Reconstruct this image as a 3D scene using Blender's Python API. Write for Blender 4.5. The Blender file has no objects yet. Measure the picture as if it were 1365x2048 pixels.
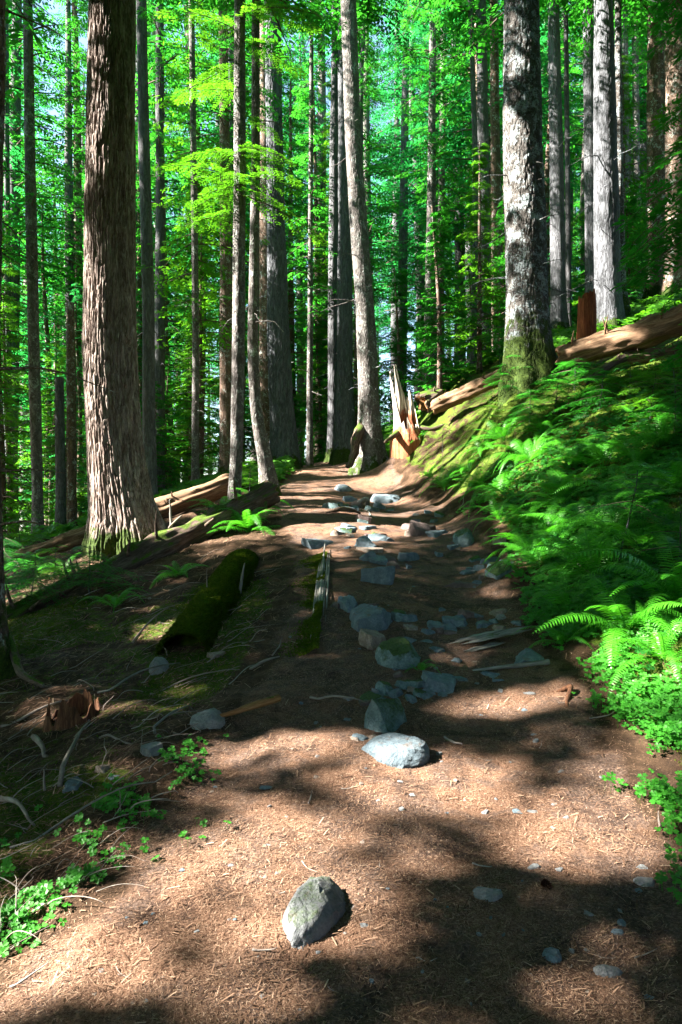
import bpy, math, random
import numpy as np
from mathutils import Vector, Matrix, Euler

random.seed(7)
RNG = np.random.default_rng(7)
scene = bpy.context.scene
COL = scene.collection

# ------------------------------------------------------------------ camera, sky, sun, exposure
F = 1359.0            # focal length in photo pixels (photo 1365 x 2048)
CX, CY, EYE = 682.5, 1024.0, 1.6
cd = bpy.data.cameras.new("camera")
cam = bpy.data.objects.new("camera", cd)
COL.objects.link(cam)
cam.location = (0, 0, EYE)
cam.rotation_euler = (math.radians(90), 0, 0)
cd.sensor_fit = 'VERTICAL'
cd.sensor_height = 36.0
cd.lens = 36.0 * F / 2048.0
cd.clip_start = 0.05
cd.clip_end = 600
scene.camera = cam

SUN_EL = math.radians(38)
SUN_BACK = math.radians(6)      # the sun stands left of the view, a little behind
S = np.array([-math.cos(SUN_EL) * math.cos(SUN_BACK), -math.cos(SUN_EL) * math.sin(SUN_BACK), math.sin(SUN_EL)])
ld = bpy.data.lights.new("sun", 'SUN')
ld.energy = 5.0
ld.angle = math.radians(0.7)
ld.color = (1.0, 0.93, 0.82)
sun = bpy.data.objects.new("sun", ld)
COL.objects.link(sun)
sun.rotation_euler = Vector(S).to_track_quat('Z', 'Y').to_euler()
sun.location = (-30, -5, 40)

world = bpy.data.worlds.new("World")
scene.world = world
world.use_nodes = True
wn = world.node_tree
bg = wn.nodes["Background"]
sky = wn.nodes.new("ShaderNodeTexSky")
sky.sky_type = 'NISHITA'
sky.sun_disc = False
sky.sun_elevation = SUN_EL
sky.sun_rotation = math.atan2(S[0], S[1])
sky.air_density = 1.0
sky.dust_density = 0.6
wn.links.new(sky.outputs[0], bg.inputs[0])
bg.inputs[1].default_value = 0.05
scene.view_settings.view_transform = 'Standard'
scene.view_settings.look = 'None'
scene.view_settings.gamma = 1.0
scene.view_settings.exposure = 3.55
scene.cycles.max_bounces = 6
scene.cycles.diffuse_bounces = 2
scene.cycles.transmission_bounces = 4
scene.cycles.glossy_bounces = 2
scene.cycles.use_denoising = True
scene.cycles.sample_clamp_indirect = 6.0

# ------------------------------------------------------------------ numeric helpers
def _hash(ix, iy, iz, s=0):
    n = (ix * 374761393 + iy * 668265263 + iz * 2147483647 + s * 144665) & 0xffffffff
    n = ((n ^ (n >> 13)) * 1274126177) & 0xffffffff
    n = ((n ^ (n >> 16)) * 2246822519) & 0xffffffff
    n = n ^ (n >> 15)
    return (n & 0xffffff) / float(0xffffff)

def noise3(x, y, z, s=0):
    x, y, z = np.broadcast_arrays(np.asarray(x, float), np.asarray(y, float), np.asarray(z, float))
    ix, iy, iz = np.floor(x).astype(np.int64), np.floor(y).astype(np.int64), np.floor(z).astype(np.int64)
    fx, fy, fz = x - ix, y - iy, z - iz
    fx, fy, fz = [f * f * (3 - 2 * f) for f in (fx, fy, fz)]
    def h(a, b, c): return _hash(ix + a, iy + b, iz + c, s)
    a = h(0,0,0) * (1-fx) + h(1,0,0) * fx
    b = h(0,1,0) * (1-fx) + h(1,1,0) * fx
    c = h(0,0,1) * (1-fx) + h(1,0,1) * fx
    d = h(0,1,1) * (1-fx) + h(1,1,1) * fx
    return (a * (1-fy) + b * fy) * (1-fz) + (c * (1-fy) + d * fy) * fz

def fbm(x, y, z, o=4, s=0):
    v, a, t = 0.0, 1.0, 0.0
    for k in range(o):
        f = 2.03 ** k
        v = v + a * noise3(np.asarray(x) * f, np.asarray(y) * f, np.asarray(z) * f, s + k * 17)
        t += a
        a *= 0.5
    return v / t

def smooth(a, b, x):
    t = np.clip((np.asarray(x, float) - a) / (b - a), 0, 1)
    return t * t * (3 - 2 * t)

def P(px, py, d):
    return np.array([(px - CX) / F * d, d, EYE - (py - CY) / F * d])

# ------------------------------------------------------------------ terrain height
CTRL = [(700,2048,2.05),(0,2048,2.05),(1365,2048,2.05),(650,1700,3.05),(300,1700,3.05),(1250,1700,3.05),
 (830,1500,4.1),(430,1500,4.15),(1220,1500,4.1),(820,1400,4.9),(520,1400,4.95),(1180,1400,4.9),
 (820,1300,6.0),(600,1300,6.0),(1090,1300,6.0),(820,1200,7.6),(600,1200,7.6),(1040,1200,7.6),
 (800,1100,10.2),(600,1100,10.3),(1000,1100,10.2),(740,1040,12.8),(570,1040,12.9),(910,1040,12.8),
 (700,1000,15.3),(540,1000,15.4),(855,1000,15.3),(690,970,18),(570,970,18),(790,970,18),(680,942,22),(600,940,22),(750,942,22),
 (100,1500,4.6),(0,1700,3.2),(0,1900,2.45),(0,1350,6.3),(250,1350,5.9),(430,1340,5.7),(100,1200,9.3),(300,1200,8.8),(400,1110,11),
 (480,1050,12.8),(460,1180,8.4),(200,1130,11.6),(250,1092,12.5),(0,1135,14),(0,1112,20),(100,1090,22),(0,1085,35),(300,1012,25),
 (150,1062,25),(450,978,20),(500,950,26),(0,1060,60),(300,1030,60),(550,990,60),
 (1365,1750,2.9),(1365,1600,3.5),(1365,1500,4.1),(1365,1400,4.6),(1365,1300,5.2),(1365,1200,5.9),(1365,1100,7),(1365,1000,8.3),
 (1365,900,9.8),(1365,800,11.5),(1365,720,13.5),(1200,1200,6.4),(1200,1000,9.3),(1200,850,12),(1200,745,15),(1070,1150,7.9),
 (1050,1000,10.8),(1050,850,14),(1060,760,15.5),(1025,768,15.4),(1100,752,15.6),(950,1000,13),(950,900,15.5),(950,830,17.5),(870,950,16.5),(870,880,18.5),
 (870,800,22),(800,905,20),(760,925,22.5),(820,868,19.5),(700,920,25),(1200,672,20),(1365,600,22),(1300,600,30),(1000,745,26),
 (850,830,30),(1365,520,60),(1000,700,60),(700,930,34),(700,960,60)]
cp = [P(*c) for c in CTRL]
cp += [np.array(v, float) for v in [(0,-5,-.3),(-6,-5,-.7),(6,-5,1.6),(8,1,3.2),(5,1,1.4),(3,1,.45),(-4,1,-.25),(-10,4,-.9),(-16,12,-.8),
  (-25,25,-.5),(-40,0,-3),(-40,40,-1),(25,0,14),(25,15,15),(45,40,27),(60,0,34),(-70,90,-1),(0,90,7),(70,90,42),(0,-15,-1),(-40,-15,-3.5),(50,-15,28)]]
cp = np.array(cp)
def _tps(r2):
    return 0.5 * r2 * np.log(r2 + 1e-9)
_n = len(cp)
_K = _tps(((cp[:, None, :2] - cp[None, :, :2]) ** 2).sum(-1)) + np.eye(_n) * 0.12
_Pm = np.c_[np.ones(_n), cp[:, :2]]
_A = np.zeros((_n + 3, _n + 3)); _A[:_n, :_n] = _K; _A[:_n, _n:] = _Pm; _A[_n:, :_n] = _Pm.T
_sol = np.linalg.solve(_A, np.r_[cp[:, 2], 0, 0, 0])
# path edges as functions of distance
_edge = np.array([[2.05,-1.15,1.15],[2.5,-1.1,1.3],[3.05,-.98,1.42],[4.1,-.86,1.62],[4.9,-.72,1.75],[6,-.62,1.75],[7.6,-.6,1.95],[10.2,-.75,2.35],
                  [12.8,-1.15,2.2],[15.3,-1.7,1.95],[18,-1.6,1.55],[22,-1.4,1.2],[30,-2.2,.8],[60,-8,-4]])
def path_mask(X, Y):
    l = np.interp(Y, _edge[:, 0], _edge[:, 1]); r = np.interp(Y, _edge[:, 0], _edge[:, 2])
    l = np.where(Y < 2.05, -1.2 - (2.05 - Y) * .1, l); r = np.where(Y < 2.05, 1.2, r)
    w = (fbm(X * 2.2, Y * 2.2, 0, 3, 5) - .5) * .45
    a = smooth(-.18, .22, (X - l) + w); b = smooth(-.18, .22, (r - X) + w)
    return a * b
def height(X, Y, detail=True):
    X = np.asarray(X, float); Y = np.asarray(Y, float)
    sh = np.broadcast(X, Y).shape
    x = np.broadcast_to(X, sh).ravel(); y = np.broadcast_to(Y, sh).ravel()
    out = np.empty(len(x))
    for i in range(0, len(x), 40000):
        xs, ys = x[i:i+40000], y[i:i+40000]
        r2 = (xs[:, None] - cp[None, :, 0]) ** 2 + (ys[:, None] - cp[None, :, 1]) ** 2
        out[i:i+40000] = _tps(r2) @ _sol[:_n] + _sol[_n] + _sol[_n+1] * xs + _sol[_n+2] * ys
    if detail:
        pm = path_mask(x, y)
        far = smooth(8, 25, y)
        rough = (fbm(x * .9, y * .9, 3.3, 4, 9) - .5) * .38 + (fbm(x * 4, y * 4, 1.3, 3, 21) - .5) * .12
        out += (1 - pm) * rough * (1 + far) + pm * ((fbm(x * 1.3, y * 1.3, 7, 3, 31) - .5) * .09 + (fbm(x * 7, y * 7, 7, 3, 37) - .5) * .045)
    return out.reshape(sh)
def sgrid(a, b, c, n, k):
    """n samples from a to b, densest around c"""
    ta, tb = np.arcsinh((a - c) / k), np.arcsinh((b - c) / k)
    return c + k * np.sinh(np.linspace(ta, tb, n))
gx = sgrid(-75, 75, 0.4, 680, 4.0); gy = sgrid(-15, 95, 6, 860, 7.0)
GX, GY = np.meshgrid(gx, gy)
GZ = height(GX, GY)
def hgrid(X, Y):
    """height of the built ground mesh, bilinear in its grid"""
    X = np.asarray(X, float); Y = np.asarray(Y, float)
    i = np.clip(np.searchsorted(gx, X) - 1, 0, len(gx) - 2); j = np.clip(np.searchsorted(gy, Y) - 1, 0, len(gy) - 2)
    fx = np.clip((X - gx[i]) / (gx[i + 1] - gx[i]), 0, 1); fy = np.clip((Y - gy[j]) / (gy[j + 1] - gy[j]), 0, 1)
    return (GZ[j, i] * (1 - fx) + GZ[j, i + 1] * fx) * (1 - fy) + (GZ[j + 1, i] * (1 - fx) + GZ[j + 1, i + 1] * fx) * fy
height_full = height
height = hgrid
def H(x, y):
    return float(height(x, y))
_dd = np.concatenate([np.arange(1.8, 12, .03), np.arange(12, 60, .12)])
def at(px, py):
    """Point of the ground seen at a photo pixel."""
    X = (px - CX) / F * _dd; Z = EYE - (py - CY) / F * _dd
    h = height(X, _dd)
    i = np.argmax(h >= Z)
    if not (h >= Z).any():
        i = len(_dd) - 1
    return np.array([X[i], _dd[i], h[i]])
def at_many(pts):
    return np.array([at(*p) for p in pts])

# ------------------------------------------------------------------ mesh helpers
def mesh_np(name, V, Q, mats, smoothf=True, attrs=None, midx=None):
    V = np.asarray(V, np.float32); Q = np.asarray(Q, np.int32)
    me = bpy.data.meshes.new(name)
    k = Q.shape[1]
    me.vertices.add(len(V)); me.vertices.foreach_set('co', V.ravel())
    me.loops.add(Q.size); me.loops.foreach_set('vertex_index', Q.ravel())
    me.polygons.add(len(Q))
    me.polygons.foreach_set('loop_start', np.arange(0, Q.size, k, dtype=np.int32))
    me.polygons.foreach_set('loop_total', np.full(len(Q), k, np.int32))
    if midx is not None:
        me.polygons.foreach_set('material_index', np.asarray(midx, np.int32))
    me.polygons.foreach_set('use_smooth', np.full(len(Q), smoothf, bool))
    for m in (mats if isinstance(mats, (list, tuple)) else [mats]):
        me.materials.append(m)
    for an, av in (attrs or {}).items():
        a = me.attributes.new(an, 'FLOAT', 'POINT')
        a.data.foreach_set('value', np.asarray(av, np.float32))
    me.update(calc_edges=True)
    return me
def link(name, data, parent=None, loc=None, rot=None, scale=None):
    o = bpy.data.objects.new(name, data)
    COL.objects.link(o)
    if parent is not None: o.parent = parent
    if loc is not None: o.location = [float(v) for v in loc]
    if rot is not None: o.rotation_euler = rot
    if scale is not None: o.scale = scale if hasattr(scale, '__len__') else (scale,) * 3
    return o
def tag(o, label=None, cat=None, group=None, kind=None):
    if label: o['label'] = label
    if cat: o['category'] = cat
    if group: o['group'] = group
    if kind: o['kind'] = kind
    return o
class MB:
    def __init__(s): s.V = []; s.Q = []; s.M = []; s.A = []; s.n = 0
    def add(s, V, Q, m=0, a=None):
        V = np.asarray(V, float); Q = np.asarray(Q, int)
        s.V.append(V); s.Q.append(Q + s.n); s.n += len(V)
        s.M.append(np.full(len(Q), m)); s.A.append(np.full(len(V), .5) if a is None else np.broadcast_to(a, (len(V),)))
    def mesh(s, name, mats, sm=True):
        return mesh_np(name, np.concatenate(s.V), np.concatenate(s.Q), mats, sm, {'tint': np.concatenate(s.A)}, np.concatenate(s.M))
def frame_of(t):
    t = t / (np.linalg.norm(t) + 1e-9)
    up = np.array([0, 0, 1.0]) if abs(t[2]) < .92 else np.array([0, 1.0, 0])
    a = np.cross(t, up); a /= np.linalg.norm(a); b = np.cross(a, t)
    return a, b
def tube(pts, rad, n=6, closed=True, wob=0, seed=0, flat=1.0):
    pts = np.asarray(pts, float); m = len(pts)
    rad = np.broadcast_to(rad, (m,))
    V = np.zeros((m, n, 3)); th = np.arange(n) / n * 2 * math.pi
    for i in range(m):
        t = pts[min(i + 1, m - 1)] - pts[max(i - 1, 0)]
        a, b = frame_of(t)
        r = rad[i] * (1 + wob * (noise3(np.cos(th) * 1.5 + seed, np.sin(th) * 1.5, i * .7, seed) - .5))
        V[i] = pts[i] + (np.cos(th) * r)[:, None] * a + (np.sin(th) * r * flat)[:, None] * b
    i, j = np.meshgrid(np.arange(m - 1), np.arange(n), indexing='ij')
    j2 = (j + 1) % n
    Q = np.stack([i * n + j, i * n + j2, (i + 1) * n + j2, (i + 1) * n + j], -1).reshape(-1, 4)
    V = V.reshape(-1, 3)
    if closed:
        V = np.vstack([V, pts[0], pts[-1]])
        c0, c1 = m * n, m * n + 1
        k = np.arange(0, n, 1); k2 = (k + 1) % n
        Q = np.vstack([Q, np.stack([np.full(n, c0), k2, k, k], -1)[:, [0, 1, 2, 2]][:, :4],])if False else Q
        cap0 = [[c0, (q + 2) % n, (q + 1) % n, q] for q in range(0, n - 1, 2)]
        cap1 = [[c1, (m-1)*n + q, (m-1)*n + (q + 1) % n, (m-1)*n + (q + 2) % n] for q in range(0, n - 1, 2)]
        Q = np.vstack([Q, cap0, cap1])
    return V, Q

# ------------------------------------------------------------------ materials
def newmat(name):
    m = bpy.data.materials.new(name); m.use_nodes = True
    nt = m.node_tree
    bs = nt.nodes['Principled BSDF']
    return m, nt, bs
class NT:
    def __init__(s, nt): s.nt = nt
    def n(s, t, **kw):
        x = s.nt.nodes.new(t)
        for k, v in kw.items():
            if k.startswith('i_'):
                x.inputs[k[2:].replace('_', ' ')].default_value = v
            else: setattr(x, k, v)
        return x
    def l(s, a, b): s.nt.links.new(a, b)
    def coords(s, kind='Object', scale=(1, 1, 1)):
        tc = s.n('ShaderNodeTexCoord'); mp = s.n('ShaderNodeMapping')
        mp.inputs['Scale'].default_value = scale
        s.l(tc.outputs[kind], mp.inputs[0]); return mp.outputs[0]
    def noise(s, vec, sc, det=4, rough=.6, dist=0):
        x = s.n('ShaderNodeTexNoise'); x.inputs['Scale'].default_value = sc; x.inputs['Detail'].default_value = det
        x.inputs['Roughness'].default_value = rough; x.inputs['Distortion'].default_value = dist
        s.l(vec, x.inputs['Vector']); return x.outputs['Fac']
    def vor(s, vec, sc, feat='F1', out='Distance', rnd=1):
        x = s.n('ShaderNodeTexVoronoi', feature=feat); x.inputs['Scale'].default_value = sc; x.inputs['Randomness'].default_value = rnd
        s.l(vec, x.inputs['Vector']); return x.outputs[out]
    def ramp(s, fac, stops):
        r = s.n('ShaderNodeValToRGB'); e = r.color_ramp.elements
        while len(e) < len(stops): e.new(.5)
        for k, (p, c) in enumerate(stops):
            e[k].position = p
            e[k].color = tuple(c) + (1,) if hasattr(c, '__len__') else (c, c, c, 1)
        s.l(fac, r.inputs[0]); return r.outputs[0]
    def mix(s, fac, a, b, typ='MIX'):
        x = s.n('ShaderNodeMix', data_type='RGBA', blend_type=typ)
        for v, i in ((fac, 0), (a, 6), (b, 7)):
            if hasattr(v, 'links'): s.l(v, x.inputs[i])
            else: x.inputs[i].default_value = (tuple(v) + (1,) if hasattr(v, '__len__') else v)
        return x.outputs[2]
    def math(s, op, a, b=0, clamp=False):
        x = s.n('ShaderNodeMath', operation=op, use_clamp=clamp)
        for v, i in ((a, 0), (b, 1)):
            if hasattr(v, 'links'): s.l(v, x.inputs[i])
            else: x.inputs[i].default_value = v
        return x.outputs[0]
    def attr(s, name):
        return s.n('ShaderNodeAttribute', attribute_name=name).outputs['Fac']
    def bump(s, h, strength, dist, bs, prev=None):
        b = s.n('ShaderNodeBump'); b.inputs['Strength'].default_value = strength; b.inputs['Distance'].default_value = dist
        s.l(h, b.inputs['Height'])
        if prev is not None: s.l(prev, b.inputs['Normal'])
        if bs is not None: s.l(b.outputs[0], bs.inputs['Normal'])
        return b.outputs[0]

def mat_ground():
    m, nt, bs = newmat('forest_ground'); t = NT(nt)
    v = t.coords('Object')
    pm, mo = t.attr('pathm'), t.attr('moss')
    big = t.noise(v, .9, 4, .6); mid = t.noise(v, 6, 5, .65); fine = t.noise(v, 70, 4, .75)
    mp2 = t.coords('Object', (1, .35, 1)); mp3 = t.coords('Object', (.35, 1, 1))
    n1 = t.noise(mp2, 190, 2, .6, 1.5); n2 = t.noise(mp3, 170, 2, .6, 1.5)
    needles = t.math('MAXIMUM', n1, n2)
    pc = t.ramp(needles, [(.38, (.038, .019, .011)), (.50, (.12, .063, .039)), (.60, (.235, .135, .088)), (.72, (.40, .265, .18))])
    pc2 = t.ramp(fine, [(.32, (.035, .023, .018)), (.52, (.12, .078, .06)), (.72, (.27, .195, .155))])
    path = t.mix(t.ramp(t.math('ADD', t.math('MULTIPLY', mid, .5), t.math('MULTIPLY', big, .5)), [(.46, 0), (.54, 1)]), pc, pc2)
    path = t.mix(t.ramp(t.noise(v, 2.3, 6, .75, .8), [(.50, 0), (.62, .7)]), path, (.022, .013, .010))
    path = t.mix(t.ramp(t.vor(v, 34), [(.0, .75), (.16, 0)]), path, t.mix(t.noise(v, 12, 2), (.05, .04, .035), (.42, .36, .31)))
    duff = t.ramp(t.math('ADD', t.math('MULTIPLY', needles, .5), t.math('MULTIPLY', mid, .5)), [(.35, (.016, .010, .007)), (.52, (.055, .032, .018)), (.68, (.15, .09, .055))])
    mossc = t.ramp(t.math('ADD', t.math('MULTIPLY', fine, .6), t.math('MULTIPLY', mid, .4)), [(.3, (.014, .028, .004)), (.5, (.05, .085, .008)), (.7, (.13, .18, .02))])
    mm = t.math('ADD', mo, t.math('MULTIPLY', t.math('SUBTRACT', mid, .5), 1.3))
    off = t.mix(t.ramp(mm, [(.42, 0), (.58, 1)]), duff, mossc)
    pmx = t.math('ADD', pm, t.math('MULTIPLY', t.math('SUBTRACT', mid, .5), .5))
    c = t.mix(t.ramp(pmx, [(.4, 0), (.65, 1)]), off, path)
    t.l(c, bs.inputs['Base Color'])
    bs.inputs['Roughness'].default_value = .95
    bs.inputs['Specular IOR Level'].default_value = .15
    b1 = t.bump(mid, .6, .06, None)
    b2 = t.bump(needles, .9, .012, None, b1)
    t.bump(fine, .8, .02, bs, b2)
    return m

def mat_bark(name, dark, mid_, light, vs=(9, 9, 1.6), bump=.03, moss=0.0, lichen=0.0, lich_col=(.42, .48, .45), warm=0.0, bscale=1.0):
    m, nt, bs = newmat(name); t = NT(nt)
    v = t.coords('Object', vs)
    vw = t.coords('Object')
    n = t.noise(v, 1.6 * bscale, 6, .7, .6)
    rg = t.math('ABSOLUTE', t.math('SUBTRACT', t.noise(v, .9 * bscale, 3, .6, .9), .5))
    crack = t.ramp(rg, [(0, 0), (.05, .8), (.11, 1)])
    fine = t.noise(v, 9, 4, .8)
    f2 = t.math('ADD', t.math('MULTIPLY', n, .6), t.math('MULTIPLY', fine, .4))
    c = t.ramp(f2, [(.32, dark), (.5, mid_), (.68, light)])
    c = t.mix(crack, t.mix(.3, dark, c), c)
    oi = t.n('ShaderNodeObjectInfo').outputs['Random']
    c = t.mix(t.math('MULTIPLY', oi, .35), c, t.mix(.5, c, (.16, .12, .09)))
    if lichen:
        lf = t.noise(vw, 3.5, 7, .75, .7); lf2 = t.noise(vw, 22, 4, .7)
        lm = t.ramp(t.math('ADD', t.math('MULTIPLY', lf, .65), t.math('MULTIPLY', lf2, .35)), [(.56 - lichen * .12, 0), (.60 - lichen * .1, 1)])
        c = t.mix(t.math('MULTIPLY', lm, .85), c, lich_col)
    if moss:
        ma = t.attr('tint')     # moss climbs from the foot
        mn = t.noise(vw, 4, 5, .7)
        mf = t.ramp(t.math('ADD', t.math('MULTIPLY', ma, moss), t.math('MULTIPLY', t.math('SUBTRACT', mn, .5), 1.4)), [(.45, 0), (.6, 1)])
        mc = t.ramp(t.noise(vw, 30, 5, .8), [(.35, (.008, .018, .003)), (.55, (.035, .062, .007)), (.75, (.09, .12, .02))])
        c = t.mix(mf, c, mc)
    t.l(c, bs.inputs['Base Color'])
    bs.inputs['Roughness'].default_value = .9
    bs.inputs['Specular IOR Level'].default_value = .2
    b1 = t.bump(crack, .8, bump, None)
    t.bump(f2, .9, bump, bs, b1)
    return m

def mat_leaf(name, c0, c1, tr, trans=.45, rough=.5, spec=.3):
    m, nt, bs = newmat(name); t = NT(nt)
    out = nt.nodes['Material Output']
    a = t.attr('tint'); oi = t.n('ShaderNodeObjectInfo').outputs['Random']
    f = t.math('ADD', t.math('MULTIPLY', a, .75), t.math('MULTIPLY', oi, .25))
    c = t.mix(f, c0, c1)
    t.l(c, bs.inputs['Base Color']); bs.inputs['Roughness'].default_value = rough
    bs.inputs['Specular IOR Level'].default_value = spec
    tb = t.n('ShaderNodeBsdfTranslucent')
    tc = t.mix(f, tuple(x * .55 for x in tr), tr)
    t.l(tc, tb.inputs[0])
    ms = t.n('ShaderNodeMixShader'); ms.inputs[0].default_value = trans
    t.l(bs.outputs[0], ms.inputs[1]); t.l(tb.outputs[0], ms.inputs[2]); t.l(ms.outputs[0], out.inputs[0])
    return m

def mat_rock(name, c0, c1, c2, moss=0.0):
    m, nt, bs = newmat(name); t = NT(nt)
    v = t.coords('Object')
    n = t.noise(v, 7, 6, .7, .4); f = t.noise(v, 60, 4, .8); s = t.vor(v, 45)
    k = t.math('ADD', t.math('MULTIPLY', n, .6), t.math('MULTIPLY', f, .4))
    c = t.ramp(k, [(.33, c0), (.5, c1), (.66, c2)])
    c = t.mix(t.ramp(t.noise(v, 16, 5, .8, 1), [(.62, 0), (.7, .6)]), c, (.33, .36, .36))
    oi = t.n('ShaderNodeObjectInfo').outputs['Random']
    c = t.mix(t.math('MULTIPLY', oi, .5), c, t.mix(1, c, (.62, .6, .62), 'MULTIPLY'))
    # trail dirt lies on the flat tops in patches
    gi = t.n('ShaderNodeNewGeometry'); sx = t.n('ShaderNodeSeparateXYZ'); t.l(gi.outputs['Normal'], sx.inputs[0])
    dn = t.noise(v, 11, 4, .7)
    c = t.mix(t.math('MULTIPLY', t.ramp(t.math('ADD', t.math('MULTIPLY', sx.outputs[2], .35), dn), [(.86, 0), (.98, 1)]), .6), c, (.12, .075, .05))
    if moss:
        mf = t.ramp(t.math('ADD', t.math('MULTIPLY', sx.outputs[2], .4), t.math('ADD', t.math('MULTIPLY', t.noise(v, 5, 6, .75), .7), t.math('MULTIPLY', t.noise(v, 55, 4, .8), .3))), [(.92 - moss * .5, 0), (1.12 - moss * .5, 1)])
        mc = t.ramp(f, [(.3, (.008, .02, .003)), (.6, (.035, .075, .008)), (.8, (.11, .16, .02))])
        c = t.mix(mf, c, mc)
    t.l(c, bs.inputs['Base Color']); bs.inputs['Roughness'].default_value = .8
    bs.inputs['Specular IOR Level'].default_value = .35
    cr = t.ramp(t.vor(v, 9, 'DISTANCE_TO_EDGE'), [(0, 0), (.06, 1)])
    b0 = t.bump(cr, .35, .01, None)
    b1 = t.bump(n, .8, .04, None, b0); t.bump(f, .9, .012, bs, b1)
    return m

def mat_wood(name, dark, mid_, light, axis='Z', sc=1.0, moss=0.0, rot=None):
    m, nt, bs = newmat(name); t = NT(nt)
    vs = {'Z': (14, 14, 1.2), 'X': (1.2, 14, 14), 'Y': (14, 1.2, 14)}[axis]
    v = t.coords('Object', tuple(x * sc for x in vs)); vw = t.coords('Object')
    n = t.noise(v, 1.5, 6, .75, .5); f = t.noise(v, 7, 4, .8)
    k = t.math('ADD', t.math('MULTIPLY', n, .65), t.math('MULTIPLY', f, .35))
    c = t.ramp(k, [(.34, dark), (.5, mid_), (.66, light)])
    if rot:   # weathered grey above, red rotten wood low in the heart
        a = t.attr('tint')
        c2 = t.ramp(k, [(.34, rot[0]), (.5, rot[1]), (.66, rot[2])])
        c = t.mix(t.ramp(t.math('ADD', a, t.math('MULTIPLY', t.math('SUBTRACT', t.noise(vw, 5, 4, .6), .5), .7)), [(.4, 0), (.6, 1)]), c, c2)
    if moss:
        gi = t.n('ShaderNodeNewGeometry'); sx = t.n('ShaderNodeSeparateXYZ'); t.l(gi.outputs['Normal'], sx.inputs[0])
        mf = t.ramp(t.math('ADD', t.math('MULTIPLY', sx.outputs[2], .35), t.noise(vw, 3.5, 5, .7)), [(1.0 - moss * .5, 0), (1.08 - moss * .5, 1)])
        mc = t.ramp(t.noise(vw, 50, 3, .8), [(.3, (.014, .03, .003)), (.6, (.06, .105, .008)), (.8, (.14, .2, .02))])
        c = t.mix(mf, c, mc)
    t.l(c, bs.inputs['Base Color']); bs.inputs['Roughness'].default_value = .9
    bs.inputs['Specular IOR Level'].default_value = .2
    t.bump(k, .9, .02, bs)
    return m

def mat_tint(name, stops, rough=.8, trans=0):
    m, nt, bs = newmat(name); t = NT(nt)
    c = t.ramp(t.attr('tint'), stops)
    t.l(c, bs.inputs['Base Color']); bs.inputs['Roughness'].default_value = rough
    bs.inputs['Specular IOR Level'].default_value = .2
    return m

M = {}
M['ground'] = mat_ground()
M['fir'] = mat_bark('furrowed_red_bark', (.05, .026, .018), (.25, .20, .18), (.58, .52, .48), (9, 9, 1.6), .012, moss=.8)
M['grey'] = mat_bark('grey_conifer_bark', (.034, .036, .042), (.11, .118, .135), (.19, .20, .225), (11, 11, 2.2), .025, lichen=.0, moss=1.0)
M['pale'] = mat_bark('pale_lichen_bark', (.036, .033, .033), (.125, .115, .115), (.26, .25, .245), (8, 8, 3.5), .02, lichen=.2, moss=.6, lich_col=(.32, .36, .34))
M['mossy'] = mat_bark('mossy_lichen_bark', (.015, .015, .015), (.06, .06, .06), (.15, .15, .15), (6, 6, 3.0), .03, moss=1.0, lichen=.45, lich_col=(.26, .31, .33))
M['brown'] = mat_bark('brown_scaly_bark', (.045, .028, .02), (.15, .10, .075), (.32, .23, .18), (10, 10, 3), .02, lichen=.2, moss=.9)
M['red'] = mat_wood('red_rotten_wood', (.05, .012, .006), (.2, .055, .022), (.42, .15, .06))
M['rotbrown'] = mat_wood('rotten_brown_wood', (.02, .010, .006), (.08, .035, .018), (.24, .12, .06))
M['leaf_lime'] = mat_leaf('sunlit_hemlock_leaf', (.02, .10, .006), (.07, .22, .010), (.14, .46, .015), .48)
M['leaf_mid'] = mat_leaf('hemlock_leaf', (.006, .05, .010), (.020, .13, .016), (.058, .42, .025), .5)
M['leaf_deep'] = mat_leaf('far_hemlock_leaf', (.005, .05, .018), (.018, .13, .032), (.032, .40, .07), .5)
M['fern'] = mat_leaf('fern_leaf', (.02, .14, .008), (.07, .34, .015), (.12, .62, .02), .4, .4, .4)
M['clover'] = mat_leaf('clover_leaf', (.015, .10, .012), (.05, .26, .02), (.10, .5, .025), .35, .5)
M['twig'] = mat_wood('dead_twig', (.07, .05, .04), (.2, .165, .145), (.42, .38, .35), 'X', .6)
M['twigpale'] = mat_wood('bleached_twig', (.10, .085, .075), (.25, .225, .20), (.46, .43, .40), 'X', .6)
M['branchwood'] = mat_wood('branch_wood', (.03, .022, .016), (.09, .065, .05), (.2, .15, .12), 'X', 1)
M['rock'] = mat_rock('blue_grey_rock', (.045, .068, .088), (.115, .16, .19), (.22, .28, .315))
M['rockpale'] = mat_rock('pale_grey_rock', (.09, .095, .10), (.19, .20, .205), (.32, .32, .325))
M['rockmoss'] = mat_rock('mossy_rock', (.04, .075, .08), (.12, .19, .20), (.27, .36, .37), moss=.6)
M['rockbigmoss'] = mat_rock('pale_rock_with_moss', (.075, .083, .09), (.155, .165, .175), (.27, .28, .29), moss=.22)
M['rockred'] = mat_rock('reddish_rock', (.05, .035, .035), (.12, .085, .08), (.24, .18, .17))
M['rocktan'] = mat_rock('tan_rock', (.10, .075, .055), (.24, .19, .155), (.42, .36, .31))
M['log'] = mat_wood('weathered_log', (.018, .012, .009), (.075, .052, .04), (.2, .155, .125), 'X', .6, moss=.55)
M['logbare'] = mat_wood('bare_brown_log', (.02, .012, .008), (.085, .055, .037), (.21, .15, .11), 'X', .6, moss=.25)
M['loglit'] = mat_wood('sunlit_brown_log', (.028, .016, .010), (.14, .085, .05), (.33, .225, .145), 'X', .6, moss=.12)  # bare log colours brightened and warmed to look sunlit
M['logpale'] = mat_wood('bleached_log', (.05, .045, .04), (.17, .165, .15), (.36, .35, .32), 'X', .6, moss=.15)
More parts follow.
